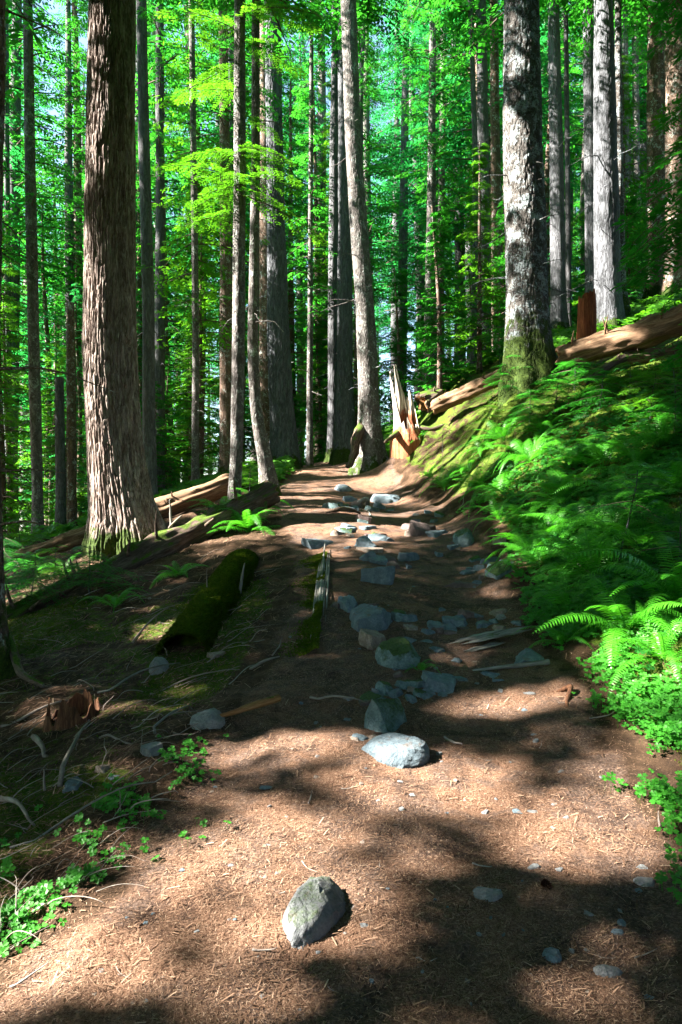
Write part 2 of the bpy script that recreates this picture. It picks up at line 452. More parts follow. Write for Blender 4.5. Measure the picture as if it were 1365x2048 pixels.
M['logorange'] = mat_wood('orange_splintered_log', (.06, .03, .015), (.25, .12, .045), (.5, .3, .14), 'X', .5, moss=.2)
M['stump'] = mat_wood('weathered_stump', (.14, .115, .09), (.4, .35, .29), (.66, .61, .54), 'Z', .8, rot=((.08, .018, .006), (.26, .09, .04), (.46, .24, .13)))
M['moss'] = mat_leaf('moss_tuft', (.022, .045, .003), (.11, .16, .010), (.16, .24, .014), .3, .8, .1)
m_, nt_, bs_ = newmat('thick_moss'); t_ = NT(nt_); v_ = t_.coords('Object')
t_.l(t_.ramp(t_.math('ADD', t_.math('MULTIPLY', t_.noise(v_, 5, 5, .7), .5), t_.math('MULTIPLY', t_.noise(v_, 60, 3, .8), .5)), [(.33, (.022, .04, .003)), (.52, (.09, .15, .008)), (.7, (.22, .29, .02))]), bs_.inputs['Base Color'])
bs_.inputs['Roughness'].default_value = 1; bs_.inputs['Specular IOR Level'].default_value = .05; t_.bump(t_.noise(v_, 40, 4, .8), 1, .03, bs_)
M['mossbase'] = m_
M['needle'] = mat_tint('fallen_needles', [(0, (.045, .021, .012)), (.35, (.13, .073, .045)), (.7, (.29, .18, .12)), (1, (.52, .39, .28))])
M['cone'] = mat_tint('cone_scale', [(0, (.025, .01, .006)), (1, (.18, .08, .045))], .6)

# ------------------------------------------------------------------ sun gaps: openings cut in the crowns to place the sun patches
U = np.array([math.sin(SUN_BACK), -math.cos(SUN_BACK), 0.0]) * -1.0
W = np.cross(S, U)
if W[2] < 0: W = -W
def uv(Pt):
    Pt = np.asarray(Pt, float)
    return Pt @ U, Pt @ W
CELL = .07
U0, U1, V0, V1 = -4.0, 30.0, -8.0, 22.0
GW, GH = int((U1 - U0) / CELL), int((V1 - V0) / CELL)
GAP = np.zeros((GH, GW), np.float32)
def splat(pts, val, rad=1):
    u, v = uv(pts)
    i = ((v - V0) / CELL).astype(int); j = ((u - U0) / CELL).astype(int)
    for di in range(-rad, rad + 1):
        for dj in range(-rad, rad + 1):
            a, b = np.clip(i + di, 0, GH - 1), np.clip(j + dj, 0, GW - 1)
            GAP[a, b] = np.maximum(GAP[a, b], val)
def gap_ellipse(cx, cy, rx, ry, rot, val=1.0, depth=None, step=7):
    th = math.radians(rot)
    xs = np.arange(-rx, rx + step, step); ys = np.arange(-ry, ry + step, min(step, max(2, ry / 3)))
    pts = []
    for a in xs:
        for b in ys:
            if (a / rx) ** 2 + (b / ry) ** 2 <= 1:
                px = cx + a * math.cos(th) + b * math.sin(th); py = cy - a * math.sin(th) + b * math.cos(th)
                if depth: pts += [P(px, py, depth + o_) for o_ in np.arange(-.62 if depth < 25 else 0, .14, .07)]
                else: pts.append(at(px, py))
    if pts: splat(np.array(pts), val)
#           cx   cy   rx   ry  tilt  openness  depth (None = on the ground)
GAPS = [(870,1570,108,38,8,1,None),(628,1815,75,75,0,.8,None),(505,1702,145,32,20,1,None),(1040,1405,95,16,8,1,None),(1190,1665,105,58,25,1,None),
 (110,1905,165,32,38,1,None),(560,1500,95,20,14,.8,None),(1325,1470,50,90,0,.8,None),(775,1068,92,5,15,1,None),
 (650,1062,50,14,20,.9,None),(680,970,125,15,3,1,None),(650,941,70,4,2,1,None),(840,900,95,28,42,1,None),(930,830,85,20,33,1,None),
 (800,965,60,14,20,.9,None),(870,930,50,14,40,.9,None),(1010,1490,200,34,5,.25,None),(330,1262,40,14,20,1,None),(130,1425,60,20,10,.9,None),
 (95,1160,40,14,25,1,None),(330,1960,300,90,10,.14,None),(760,1960,440,110,0,.22,None),(1000,1800,330,60,5,.1,None),(1180,1960,220,80,0,.3,None),
 (1230,1520,90,60,0,.35,None),(400,1590,160,26,25,.2,None),(680,1330,90,30,5,.2,None),(750,1800,450,50,5,.1,None),(820,1180,210,150,0,.2,None),(750,1060,160,40,0,.22,None),(1180,1040,190,140,0,.38,None),(1250,860,110,60,0,.35,None),(300,1300,260,110,10,.16,None),(250,1600,240,110,10,.2,None),(1290,1190,120,90,0,1,5.2),(1180,1230,70,40,0,1,5.5),
 (1060,800,70,30,20,.6,None),(1290,880,90,30,20,.7,None),(1150,860,90,24,20,.5,None),(1060,960,110,30,30,.5,None),(1120,1080,70,30,30,.5,None),(950,980,60,20,20,.5,None),
 (225,840,95,270,0,1,12.0),(225,260,80,60,0,1,12.0),(225,60,80,70,0,.7,12.0),(395,990,80,26,18,.9,14.7),(260,1060,120,50,15,1,12.0),(360,1085,120,14,22,.9,12.0),
 (815,790,40,90,0,1,19.5),(478,640,24,180,0,.8,14.0),(480,400,24,110,0,.9,14.0),(470,900,24,90,0,.7,14.0),(535,880,26,100,0,.8,16.0),(515,560,20,200,0,.5,16),
 (1050,340,70,60,0,1,15.5),(1050,690,60,50,0,.6,15.5),(1050,120,60,40,0,.3,15.5),(1040,480,50,40,0,.4,15.5),(560,370,120,110,0,.97,14.0),(400,380,130,420,0,.8,21.0),
 (735,710,40,50,0,.6,21),(712,380,40,70,0,.35,21),(697,90,40,60,0,.35,21),(1210,150,50,35,0,.6,20),(1208,540,40,30,0,.8,20),(1225,680,60,25,0,.8,14.5),(1330,400,80,220,0,.5,6.0),
 (20,1240,60,60,0,.5,5.5)]
for g in GAPS:
    gap_ellipse(*g)
    if g[5] == 1 and g[6] is None and g[1] > 1300:      # thinner leaves round each opening
        gap_ellipse(g[0], g[1], g[2] * 1.3, g[3] * 1.4, g[4], .1)
def gap_at(C):
    u, v = uv(C)
    i = ((v - V0) / CELL).astype(int); j = ((u - U0) / CELL).astype(int)
    ok = (i >= 0) & (i < GH) & (j >= 0) & (j < GW)
    g = np.zeros(len(C)); g[ok] = GAP[i[ok], j[ok]]
    n = noise3(u * 2.2, v * 2.2, 1.7, 77)
    uu = u + .08 * noise3(u * 9, v * 9, 4.1, 6); vv = v + .08 * noise3(u * 9, v * 9, 8.1, 7)
    q = _hash(np.floor(uu / .15).astype(np.int64), np.floor(vv / .15).astype(np.int64), np.zeros(len(uu), np.int64), 5)
    return (g > 0.01) & ((q < g * (.65 + .8 * n)) | (g > .97))

# ------------------------------------------------------------------ ground
nx, ny = len(gx), len(gy)
i, j = np.meshgrid(np.arange(ny - 1), np.arange(nx - 1), indexing='ij')
Q = np.stack([i * nx + j, i * nx + j + 1, (i + 1) * nx + j + 1, (i + 1) * nx + j], -1).reshape(-1, 4)
pmv = path_mask(GX, GY)
def moss_amount(X, Y):
    r = np.interp(Y, _edge[:, 0], _edge[:, 2]); l = np.interp(Y, _edge[:, 0], _edge[:, 1])
    n = fbm(X * .8, Y * .8, 9, 4, 41)
    right = smooth(0, .5, X - r) * .62
    left = smooth(0, .5, l - X) * (.44 + .5 * smooth(.45, .6, n)) * smooth(-.5, 1.0, 6.5 - Y + 3 * n * 0 + 3)
    far = smooth(17, 26, Y) * .7
    return np.clip(np.maximum(np.maximum(right, left), far) + (n - .5) * .5, 0, 1)
gme = mesh_np('ground', np.stack([GX, GY, GZ], -1).reshape(-1, 3), Q, M['ground'], True,
              {'pathm': pmv.ravel(), 'moss': moss_amount(GX, GY).ravel()})
tag(link('ground', gme), 'brown needle covered trail and mossy forest floor rising through the woods', kind='structure')

# ------------------------------------------------------------------ foliage
def spray_batch(org, d, nrm, L, Wd, n, rng, tint):
    """many flat feathers of slim leaflets at once: quads (k,4,3) and tint (k,)"""
    N = len(org)
    side = np.cross(d, nrm); side /= np.linalg.norm(side, axis=1)[:, None] + 1e-9
    t = ((np.arange(n) + .6) / n)[None, :]
    out = []
    for s in (-1, 1):
        b = org[:, None] + (t * L[:, None])[..., None] * d[:, None]
        ll = Wd[:, None] * (1 - .75 * t ** 1.4) * rng.uniform(.75, 1.2, (N, n))
        dirs = s * side[:, None] + d[:, None] * .75 + nrm[:, None] * rng.uniform(-.3, .15, (N, n))[..., None]
        dirs /= np.linalg.norm(dirs, axis=2)[..., None]
        w = (L / n * .34)[:, None, None]
        wv = np.cross(dirs, np.broadcast_to(nrm[:, None], dirs.shape)); wv /= np.linalg.norm(wv, axis=2)[..., None] + 1e-9
        wv = wv + nrm[:, None] * rng.uniform(-.5, .5, (N, n))[..., None]
        m = b + dirs * (ll * .5)[..., None]; e = b + dirs * ll[..., None] - nrm[:, None] * (ll * .12)[..., None]
        out.append(np.stack([b, m + wv * w, e, m - wv * w], 2).reshape(-1, 4, 3))
    q = np.concatenate(out)
    return q, np.tile(np.repeat(tint, n), 2)
def bough(rec, start, az, L, droop, rng, sp=.30, rise=.1, wood=None, wsc=1.0):
    n = max(3, int(L / sp))
    ts = (np.arange(n) + .7) / n
    base = rng.uniform(.1, .9)
    d0 = np.array([math.cos(az), math.sin(az), 0])
    def cur(t): return start + np.outer(L * t, d0) + np.outer(rise * L * t - droop * L * t * t, [0, 0, 1])
    if wood is not None:
        wood.append((cur(np.linspace(0, 1, 6)), np.linspace(.018 * L ** .7 + .006, .004, 6)))
    ts = np.repeat(ts[ts >= .12], 2); k = len(ts)
    sg = np.tile([-1, 1], k // 2)
    a2 = az + sg * rng.uniform(.6, 1.15, k)
    dd = np.stack([np.cos(a2), np.sin(a2), -.15 - droop * ts * rng.uniform(.5, 1.5, k)], 1)
    dd /= np.linalg.norm(dd, axis=1)[:, None]
    l2 = np.minimum((L * .42 * (1 - ts) ** .8 + .22) * rng.uniform(.6, 1.15, k), 1.3)
    nr = np.stack([rng.uniform(-.3, .3, k), rng.uniform(-.3, .3, k), np.ones(k)], 1)
    nr -= dd * (nr * dd).sum(1)[:, None]; nr /= np.linalg.norm(nr, axis=1)[:, None]
    rec.append((cur(ts), dd, nr, l2, .24 * wsc * rng.uniform(.8, 1.3, k), np.clip(base + rng.normal(0, .2, k) + ts * .2, 0, 1)))
def make_crown(name, z0, z1, R, nb, seed, mat, droop=.35, sp=.34, nleaf=5, cull=None, trunk=None, shape=.8, bare=0.0, wsc=1.0, woodmat=None):
    rng = np.random.default_rng(seed)
    rec, wood = [], []
    for k in range(nb):
        t = (k + rng.uniform(0, 1)) / nb
        z = z0 + (z1 - z0) * t
        L = R * max(.12, (1 - t) ** shape) * rng.uniform(.55, 1.1) * (1 if t > .06 else .8)
        if rng.random() < bare: continue
        x0, y0 = trunk(z) if trunk else (0, 0)
        bough(rec, np.array([x0, y0, z]), rng.uniform(0, 2 * math.pi), L, droop * rng.uniform(.6, 1.3), rng, sp, rng.uniform(-.05, .25), wood, wsc)
    A = [np.concatenate([r_[i_] for r_ in rec]) for i_ in range(6)]
    q, t = spray_batch(A[0], A[1], A[2], A[3], A[4], nleaf, rng, A[5])
    if cull is not None:
        C = q.mean(1) + np.asarray(cull)
        keep = ~gap_at(C)
        q, t = q[keep], t[keep]
    mb = MB()
    mb.add(q.reshape(-1, 3), np.arange(len(q) * 4).reshape(-1, 4), 0, np.repeat(t, 4))
    if wood:
        Pw = np.array([w_[0] for w_ in wood]); Rw = np.array([w_[1] for w_ in wood])
        if cull is not None:
            hit = gap_at((Pw + np.asarray(cull)).reshape(-1, 3)).reshape(len(Pw), -1)[:, 1:-1].any(1)
            Pw, Rw = Pw[~hit], Rw[~hit]
        if len(Pw):
            tt = Pw[:, -1] - Pw[:, 0]; aa = np.cross(tt, [0, 0, 1.0]); aa /= np.linalg.norm(aa, axis=1)[:, None] + 1e-9
            bb = np.cross(aa, tt); bb /= np.linalg.norm(bb, axis=1)[:, None] + 1e-9
            th3 = np.arange(3) * 2.0944
            Vw = Pw[:, :, None] + Rw[:, :, None, None] * (np.cos(th3)[None, None, :, None] * aa[:, None, None] + np.sin(th3)[None, None, :, None] * bb[:, None, None])
            I = np.arange(len(Pw))[:, None, None] * 18 + np.arange(5)[None, :, None] * 3; J = np.arange(3)[None, None, :]; J2 = (J + 1) % 3
            Qw = np.stack([I + J, I + J2, I + 3 + J2, I + 3 + J], -1).reshape(-1, 4)
            mb.add(Vw.reshape(-1, 3), Qw, 1, .5)
    return mb.mesh(name, [mat, woodmat or M['branchwood']], True)

# ------------------------------------------------------------------ trunks
LAND = []      # landmark trunks in view: (px, short name)
def trunk_mesh(name, zs, xs, ys, rs, mat, nseg, furrow, flare, nroot, seed, mosstop, zb):
    nseg = int(nseg); th = np.arange(nseg) / nseg * 2 * math.pi
    T, Zi = np.meshgrid(th, np.arange(len(zs)))
    z = zs[Zi]; r = rs[Zi].copy()
    hgt = z - zb
    fl = flare * np.exp(-np.maximum(hgt, 0) / (.3 + rs[0] * .55))
    ph = seed * 1.7
    lobes = .55 + .45 * np.cos(T * nroot + ph + 1.4 * noise3(np.cos(T), np.sin(T), seed, 3)) 
    r = r * (1 + fl * (lobes * .9 + .35))
    r = r * (1 + .10 * (fbm(np.cos(T) * 1.1 + seed, np.sin(T) * 1.1, z * .55, 3, seed) - .5) * 2)
    if furrow:
        R0 = max(rs.mean(), .1)
        K = R0 / furrow['w']
        n1 = noise3(np.cos(T) * K + seed, np.sin(T) * K, z / furrow['l'] + .9 * noise3(np.cos(T) * 4, np.sin(T) * 4, z * 1.2, 5), seed)
        n2 = noise3(np.cos(T) * K * 1.9 + 9, np.sin(T) * K * 1.9, z / furrow['l'] * 2.3, seed + 1)
        rid = 1 - np.abs(2 * (n1 * .62 + n2 * .38) - 1) * 2.6
        n3 = fbm(np.cos(T) * K * 4, np.sin(T) * K * 4, z * 16, 2, seed + 7)
        r = r + furrow['d'] * (-np.clip(rid, 0, 1) ** 1.6 + (n3 - .5) * .35)
    V = np.stack([xs[Zi] + np.cos(T) * r, ys[Zi] + np.sin(T) * r, z], -1).reshape(-1, 3)
    m = len(zs)
    i, j = np.meshgrid(np.arange(m - 1), np.arange(nseg), indexing='ij'); j2 = (j + 1) % nseg
    Q = np.stack([i * nseg + j, i * nseg + j2, (i + 1) * nseg + j2, (i + 1) * nseg + j], -1).reshape(-1, 4)
    mo = np.clip(1 - hgt / max(mosstop, .01), 0, 1).ravel()
    return V, Q, mo
TREES = []
def tree_from_photo(name, label, cat, pts, d, mat, crown=None, top=None, nseg=48, rowh=.12, furrow=None, flare=.5, nroot=5,
                    seed=1, mosstop=1.0, short=None, group='tall conifers standing in the forest', base=None, snag=False, cmat='leaf_mid'):
    """pts: (px, py, width px) from the foot up, all at distance d"""
    pts = sorted(pts, key=lambda p: -p[1])
    w = np.array([[(p[0] - CX) / F * d, EYE - (p[1] - CY) / F * d, p[2] / F * d / 2] for p in pts])
    zb = min(w[0, 1], H(w[0, 0], d)) - .0
    zt = top if top else w[-1, 1] + 9
    rs0 = w[0, 2]
    # extend up with the last lean, tapering
    sl = (w[-1, 0] - w[-2, 0]) / max(w[-1, 1] - w[-2, 1], .1)
    if not snag:
        w = np.vstack([w, [w[-1, 0] + sl * (zt - w[-1, 1]) * .5, zt, w[-1, 2] * .3 if zt > w[-1, 1] + 8 else w[-1, 2] * .7]])
    zs_lo, zs_hi = zb - 1.3 * min(1, rs0 / .3), w[-1, 1]
    vis = EYE + 1030 / F * d + .5
    zz = np.arange(zs_lo, min(vis, zs_hi), rowh)
    if zs_hi > vis: zz = np.concatenate([zz, np.arange(vis, zs_hi, .8)])
    zz = np.append(zz, zs_hi)
    xs = np.interp(zz, w[:, 1], w[:, 0]); rs = np.interp(zz, w[:, 1], w[:, 2])
    if len(xs) > 9:      # soften kinks of the axis
        k = max(1, int(.5 / rowh)); ker = np.ones(2 * k + 1) / (2 * k + 1)
        xs = np.convolve(np.pad(xs, k, mode='edge'), ker, 'valid'); rs = np.convolve(np.pad(rs, k, mode='edge'), ker, 'valid')
    x0 = float(np.interp(zb, zz, xs))
    ys = np.zeros_like(zz)
    root = link(name, None, loc=(x0, d, zb)); tag(root, label, cat, group)
    V, Q, mo = trunk_mesh(name, zz - zb, xs - x0, ys, rs, mat, nseg, furrow, flare, nroot, seed, mosstop, 0)
    if d > 14 or d < 7:
        rg = np.random.default_rng(seed + 300); ex = MB(); ex.add(V, Q, 0, mo)
        for q_ in range(26 if not snag else 8):
            z = rg.uniform(1.2, min(zs_hi - zb - .2, (vis - zb) * 1.0)); az = rg.uniform(0, 6.28)
            rr = float(np.interp(z + zb, zz, rs)); xx = float(np.interp(z + zb, zz, xs)) - x0
            dv = np.array([math.cos(az), math.sin(az), rg.uniform(-.35, .25)]); L = rg.choice([.12, .3, .7, 1.1]) * rg.uniform(.6, 1.3)
            p0 = np.array([xx, 0, z]) + dv * rr * .7; w0 = .006 + .012 * L
            pts = np.array([p0 + dv * (rr * .3 + L * t) + np.array([0, 0, -.25 * L * t * t]) + rg.normal(0, .03 * L, 3) * (t > 0) for t in (0, .3, .6, 1)])
            VV, QQ = tube(pts, [w0, w0 * .7, w0 * .5, w0 * .2], 4, False); ex.add(VV, QQ, 0, 0)
        me = ex.mesh('trunk', M[mat])
    else: me = mesh_np('trunk', V, Q, M[mat], True, {'tint': mo})
    link('trunk', me, root)
    if crown:
        z0, z1, R, nb = crown
        tr = lambda z: (float(np.interp(z + zb, zz, xs)) - x0, 0)
        if z0 > 11 and d < 20: nb, R = int(nb * 1.6), R * 1.3
        cm = make_crown('crown', z0 - zb, z1 - zb, R, nb, seed + 100, M[cmat], cull=(x0, d, zb), trunk=tr)
        link('crown', cm, root)
    if short: LAND.append((pts[0][0], short))
    TREES.append((x0, d))
    return root

FUR = dict(w=.036, l=.45, d=.045)
G = 'tall conifers standing in the forest'
tree_from_photo('conifer_tree', 'broad sunlit tree with deeply furrowed red brown bark beside the fallen logs', 'tree',
    [(259,1085,140),(243,1000,118),(229,900,108),(219,700,104),(222,400,98),(223,200,94),(225,0,88)], 12.5, 'fir', crown=(15, 30, 4.5, 90), top=32,
    nseg=420, rowh=.022, furrow=FUR, flare=.3, nroot=6, seed=3, mosstop=.7, short='the broad furrowed trunk')
tree_from_photo('conifer_tree', 'dark mossy trunk at the left picture edge with a root reaching over the twigs', 'tree',
    [(-48,1350,110),(-46,1200,100),(-56,800,96),(-50,400,100),(-46,0,108)], 6.3, 'brown', crown=(11, 22, 3.4, 70), top=24, nseg=120, rowh=.05,
    furrow=dict(w=.03, l=.2, d=.02), flare=.5, seed=4, mosstop=1.2)
tree_from_photo('conifer_tree', 'massive trunk with mottled grey lichen bark and a bright green mossy foot on the bank', 'tree',
    [(1064,772,104),(1056,700,90),(1054,600,82),(1052,500,80),(1047,300,78),(1043,0,66)], 15.5, 'mossy', crown=(16, 30, 4.2, 80), top=32,
    nseg=220, rowh=.04, furrow=dict(w=.055, l=.16, d=.022), flare=.3, nroot=7, seed=8, mosstop=2.6, short='the massive lichen covered trunk')
tree_from_photo('conifer_tree', 'slender brown tree with patchy sun standing at the broken end of the log', 'tree',
    [(468,1008,26),(474,900,25),(478,600,26),(480,400,24),(480,0,22)], 14.0, 'pale', crown=(13.5, 20, 2.2, 40), top=21, nseg=64, rowh=.06,
    furrow=dict(w=.03, l=.09, d=.008), flare=.3, seed=11, short='the slender tree at the log end')
tree_from_photo('conifer_tree', 'thin tree whose foot curves in to the edge of the trail', 'tree',
    [(540,972,34),(533,930,29),(524,890,27),(512,820,24),(506,700,22),(509,500,20),(512,300,18),(512,0,16)], 16, 'pale', crown=(13.5, 21, 2.0, 36), top=22,
    nseg=64, rowh=.06, furrow=dict(w=.03, l=.09, d=.008), flare=.5, seed=12, short='the curved thin tree')
tree_from_photo('conifer_tree', 'very large grey conifer with a wide foot where the trail goes over the crest', 'tree',
    [(570,932,64),(566,860,52),(561,780,48),(555,600,41),(550,300,35),(545,0,31)], 25, 'grey', crown=(21, 36, 4.5, 80), top=38, nseg=150, rowh=.06,
    furrow=dict(w=.05, l=.4, d=.03), flare=.3, seed=13, short='the very large grey conifer')
tree_from_photo('conifer_tree', 'dim trunk tucked close behind the very large grey conifer', 'tree',
    [(535,930,34),(533,600,28),(530,300,22),(528,0,20)], 27, 'brown', crown=(22, 34, 3.5, 50), top=36, nseg=48, seed=14)
tree_from_photo('conifer_tree', 'thin pale straight stem alone in the gap over the trail crest', 'tree',
    [(620,938,14),(620,800,12),(621,600,10),(624,0,8)], 26, 'pale', crown=(9, 22, 1.5, 50), top=24, nseg=32, seed=15, flare=.3, short='the thin pale stem over the crest')
tree_from_photo('conifer_tree', 'dark straight trunk, slimmer partner of the close pair by the crest', 'tree',
    [(668,926,26),(667,600,22),(669,300,18),(672,0,16)], 26.5, 'grey', crown=(21, 34, 3.2, 60), top=36, nseg=64, rowh=.08, seed=16, furrow=dict(w=.04, l=.3, d=.015))
tree_from_photo('conifer_tree', 'dark blue grey trunk just behind the leaning trunk at the trail crest', 'tree',
    [(690,925,44),(690,800,36),(690,600,31),(689,300,27),(688,0,24)], 25, 'grey', crown=(20, 34, 3.6, 60), top=36, nseg=90, rowh=.08, seed=17, furrow=dict(w=.05, l=.3, d=.02), short='the dark crest trunk')
tree_from_photo('conifer_tree', 'leaning grey trunk with a mossy root spur reaching down to the trail', 'tree',
    [(740,912,60),(739,850,45),(737,760,40),(730,600,37),(722,500,36),(708,300,32),(697,0,30)], 21.3, 'pale', crown=(18, 32, 3.8, 60), top=34, nseg=110, rowh=.06,
    furrow=dict(w=.035, l=.1, d=.012), flare=.5, nroot=4, seed=18, mosstop=1.6, short='the leaning trunk')
tree_from_photo('conifer_tree', 'pale slim sunlit trunk behind the splintered stump, taller of two', 'tree',
    [(856,810,26),(858,700,22),(862,500,19),(864,300,16),(866,0,12)], 30, 'pale', crown=(16, 34, 2.6, 70), top=36, nseg=48, rowh=.1, seed=19, short='the pale slim trunk')
tree_from_photo('conifer_tree', 'paler thin trunk close beside the slim sunlit one behind the stump', 'tree',
    [(880,800,17),(882,500,14),(886,200,12),(888,0,10)], 32, 'pale', crown=(15, 32, 2.4, 60), top=34, nseg=40, rowh=.1, seed=20)
tree_from_photo('conifer_tree', 'thin dark stem standing against the cluster past the mossy log', 'tree',
    [(948,764,14),(951,500,13),(951,300,11),(941,0,10)], 24, 'grey', crown=(17, 28, 2.0, 40), top=30, nseg=40, rowh=.1, seed=21)
tree_from_photo('conifer_tree', 'straight grey trunk in the middle of the cluster behind the mossy log', 'tree',
    [(970,758,27),(969,600,24),(967,300,22),(962,0,20)], 24.5, 'grey', crown=(19, 33, 3.4, 60), top=35, nseg=72, rowh=.08, seed=22, furrow=dict(w=.035, l=.2, d=.01), short='the straight trunk of the cluster')
tree_from_photo('conifer_tree', 'reddish trunk of the cluster, hidden partly by the massive lichen trunk', 'tree',
    [(997,748,30),(996,600,26),(991,300,19),(988,0,16)], 27, 'brown', crown=(20, 33, 3.0, 60), top=35, nseg=60, rowh=.08, seed=23)
tree_from_photo('conifer_tree', 'smooth grey trunk past the massive lichen trunk, behind the red stump', 'tree',
    [(1120,668,36),(1117,600,31),(1113,300,26),(1107,0,22)], 24, 'grey', crown=(20, 34, 3.2, 60), top=36, nseg=72, rowh=.08, seed=24, short='the smooth grey trunk')
tree_from_photo('conifer_tree', 'dark narrow stem pressed against the smooth grey trunk', 'tree',
    [(1138,655,12),(1136,400,10),(1132,0,9)], 25.5, 'grey', crown=(20, 30, 2, 40), top=31, nseg=36, rowh=.12, seed=25)
tree_from_photo('conifer_tree', 'plain dark trunk rising behind the red rotten stump', 'tree',
    [(1184,665,28),(1183,500,24),(1180,300,22),(1176,0,20)], 23, 'grey', crown=(19, 32, 3.0, 60), top=34, nseg=60, rowh=.08, seed=26)
tree_from_photo('conifer_tree', 'thick grey trunk with a round sunlit spot behind the big fallen log', 'tree',
    [(1218,680,64),(1216,600,54),(1213,400,48),(1210,200,42),(1207,0,37)], 19.5, 'grey', crown=(17, 32, 3.8, 60), top=34, nseg=110, rowh=.06, seed=27,
    furrow=dict(w=.04, l=.2, d=.012), flare=.3, mosstop=1.0, short='the thick trunk behind the fallen log')
tree_from_photo('conifer_tree', 'dark mossy stem grown against the thick trunk behind the fallen log', 'tree',
    [(1250,660,34),(1243,580,20),(1240,400,15),(1236,0,12)], 20, 'mossy', crown=(17, 27, 2.2, 40), top=28, nseg=60, rowh=.08, seed=28, mosstop=2.2)
tree_from_photo('conifer_tree', 'white lit thin trunk on the slope above the big fallen log', 'tree',
    [(1254,600,13),(1252,300,11),(1251,0,9)], 31, 'pale', crown=(24, 36, 2, 50), top=38, nseg=32, rowh=.12, seed=29)
tree_from_photo('conifer_tree', 'pale blue grey trunk further up the slope behind hanging branches', 'tree',
    [(1274,598,18),(1273,300,14),(1270,0,12)], 33, 'pale', crown=(24, 36, 2.2, 50), top=38, nseg=32, rowh=.12, seed=30)
tree_from_photo('conifer_tree', 'wide dim trunk veiled by the hanging branches above the slope', 'tree',
    [(1318,590,46),(1316,300,40),(1314,0,34)], 25, 'brown', crown=(20, 36, 3.4, 60), top=38, nseg=64, rowh=.1, seed=31, short='the wide dim trunk')
tree_from_photo('conifer_tree', 'large shaded trunk at the right picture edge behind the branches', 'tree',
    [(1362,590,58),(1358,300,50),(1352,0,42)], 23, 'brown', crown=(19, 36, 3.6, 60), top=38, nseg=64, rowh=.1, seed=32)
# left side
tree_from_photo('conifer_tree', 'dark straight trunk close behind the broad furrowed one', 'tree',
    [(300,975,28),(298,800,25),(297,600,24),(289,300,22),(283,0,20)], 20, 'grey', crown=(16, 28, 3, 50), top=30, nseg=60, rowh=.08, seed=33, short='the dark trunk behind it')
tree_from_photo('conifer_tree', 'grey trunk, second behind the broad furrowed tree, half in sun', 'tree',
    [(318,968,24),(320,700,20),(321,400,18),(320,0,16)], 24, 'grey', crown=(13, 28, 2.6, 60), top=30, nseg=48, rowh=.1, seed=34)
tree_from_photo('conifer_tree', 'slim conifer with bright lime boughs between the two left trunks', 'tree',
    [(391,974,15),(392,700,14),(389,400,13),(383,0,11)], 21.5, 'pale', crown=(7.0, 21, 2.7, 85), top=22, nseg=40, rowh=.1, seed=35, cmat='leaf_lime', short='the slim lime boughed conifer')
tree_from_photo('conifer_tree', 'shaded trunk just behind the slender tree at the log end', 'tree',
    [(454,965,28),(453,700,25),(450,300,20),(446,0,18)], 23, 'brown', crown=(12, 26, 2.6, 60), top=28, nseg=48, rowh=.1, seed=36)
tree_from_photo('conifer_tree', 'grey trunk far to the left with a bare orange split foot', 'tree',
    [(78,1090,22),(73,900,22),(66,600,22),(60,300,20),(56,0,18)], 19, 'pale', crown=(8.5, 22, 2.8, 70), top=24, nseg=60, rowh=.08, seed=37, short='the grey trunk with split foot')
tree_from_photo('dead_snag', 'shorter dead snag with a broken top beside the grey split trunk', 'tree',
    [(122,1072,20),(121,900,19),(119,755,17)], 21, 'grey', snag=True, nseg=40, rowh=.08, seed=38, group='dead snags')
tree_from_photo('dead_snag', 'taller dead snag with an orange broken top next to the broad trunk', 'tree',
    [(144,1062,19),(143,800,18),(141,605,15)], 22, 'brown', snag=True, nseg=40, rowh=.08, seed=39, group='dead snags')
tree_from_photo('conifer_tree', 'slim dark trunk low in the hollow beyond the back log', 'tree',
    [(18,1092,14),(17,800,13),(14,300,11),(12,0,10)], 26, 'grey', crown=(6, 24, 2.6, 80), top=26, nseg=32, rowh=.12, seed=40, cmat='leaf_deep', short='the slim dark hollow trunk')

# ------------------------------------------------------------------ shared crowns and the trees behind
VAR = []
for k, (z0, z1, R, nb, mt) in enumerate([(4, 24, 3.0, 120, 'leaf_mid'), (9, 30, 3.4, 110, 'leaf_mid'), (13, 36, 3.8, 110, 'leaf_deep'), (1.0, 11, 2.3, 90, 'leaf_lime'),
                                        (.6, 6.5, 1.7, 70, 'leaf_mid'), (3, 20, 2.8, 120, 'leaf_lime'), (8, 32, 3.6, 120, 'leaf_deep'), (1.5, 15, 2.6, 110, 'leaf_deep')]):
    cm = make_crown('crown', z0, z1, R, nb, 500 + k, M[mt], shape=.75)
    rr = .035 + z1 * .0085
    zz = np.concatenate([np.arange(-.8, 12, .5), np.arange(12, z1, 2), [z1]])
    zz = zz[zz <= z1]
    rs = rr * np.clip(1 - zz / (z1 * 1.05), .05, 1) ** .6
    sway = (noise3(zz * .15, k, 0, 3) - .5) * .5 * smooth(0, 8, zz)
    V, Q, mo = trunk_mesh('t', zz, sway, sway * .6, rs, None, 14, None, .35, 4, k + 50, .6, 0)
    VAR.append((z0, z1, R, cm, V, Q, mo))
TM = {}
def var_trunk(k, mat):
    if (k, mat) not in TM:
        z0, z1, R, cm, V, Q, mo = VAR[k]
        TM[(k, mat)] = mesh_np('trunk', V, Q, M[mat], True, {'tint': mo})
    return TM[(k, mat)]
BG = []
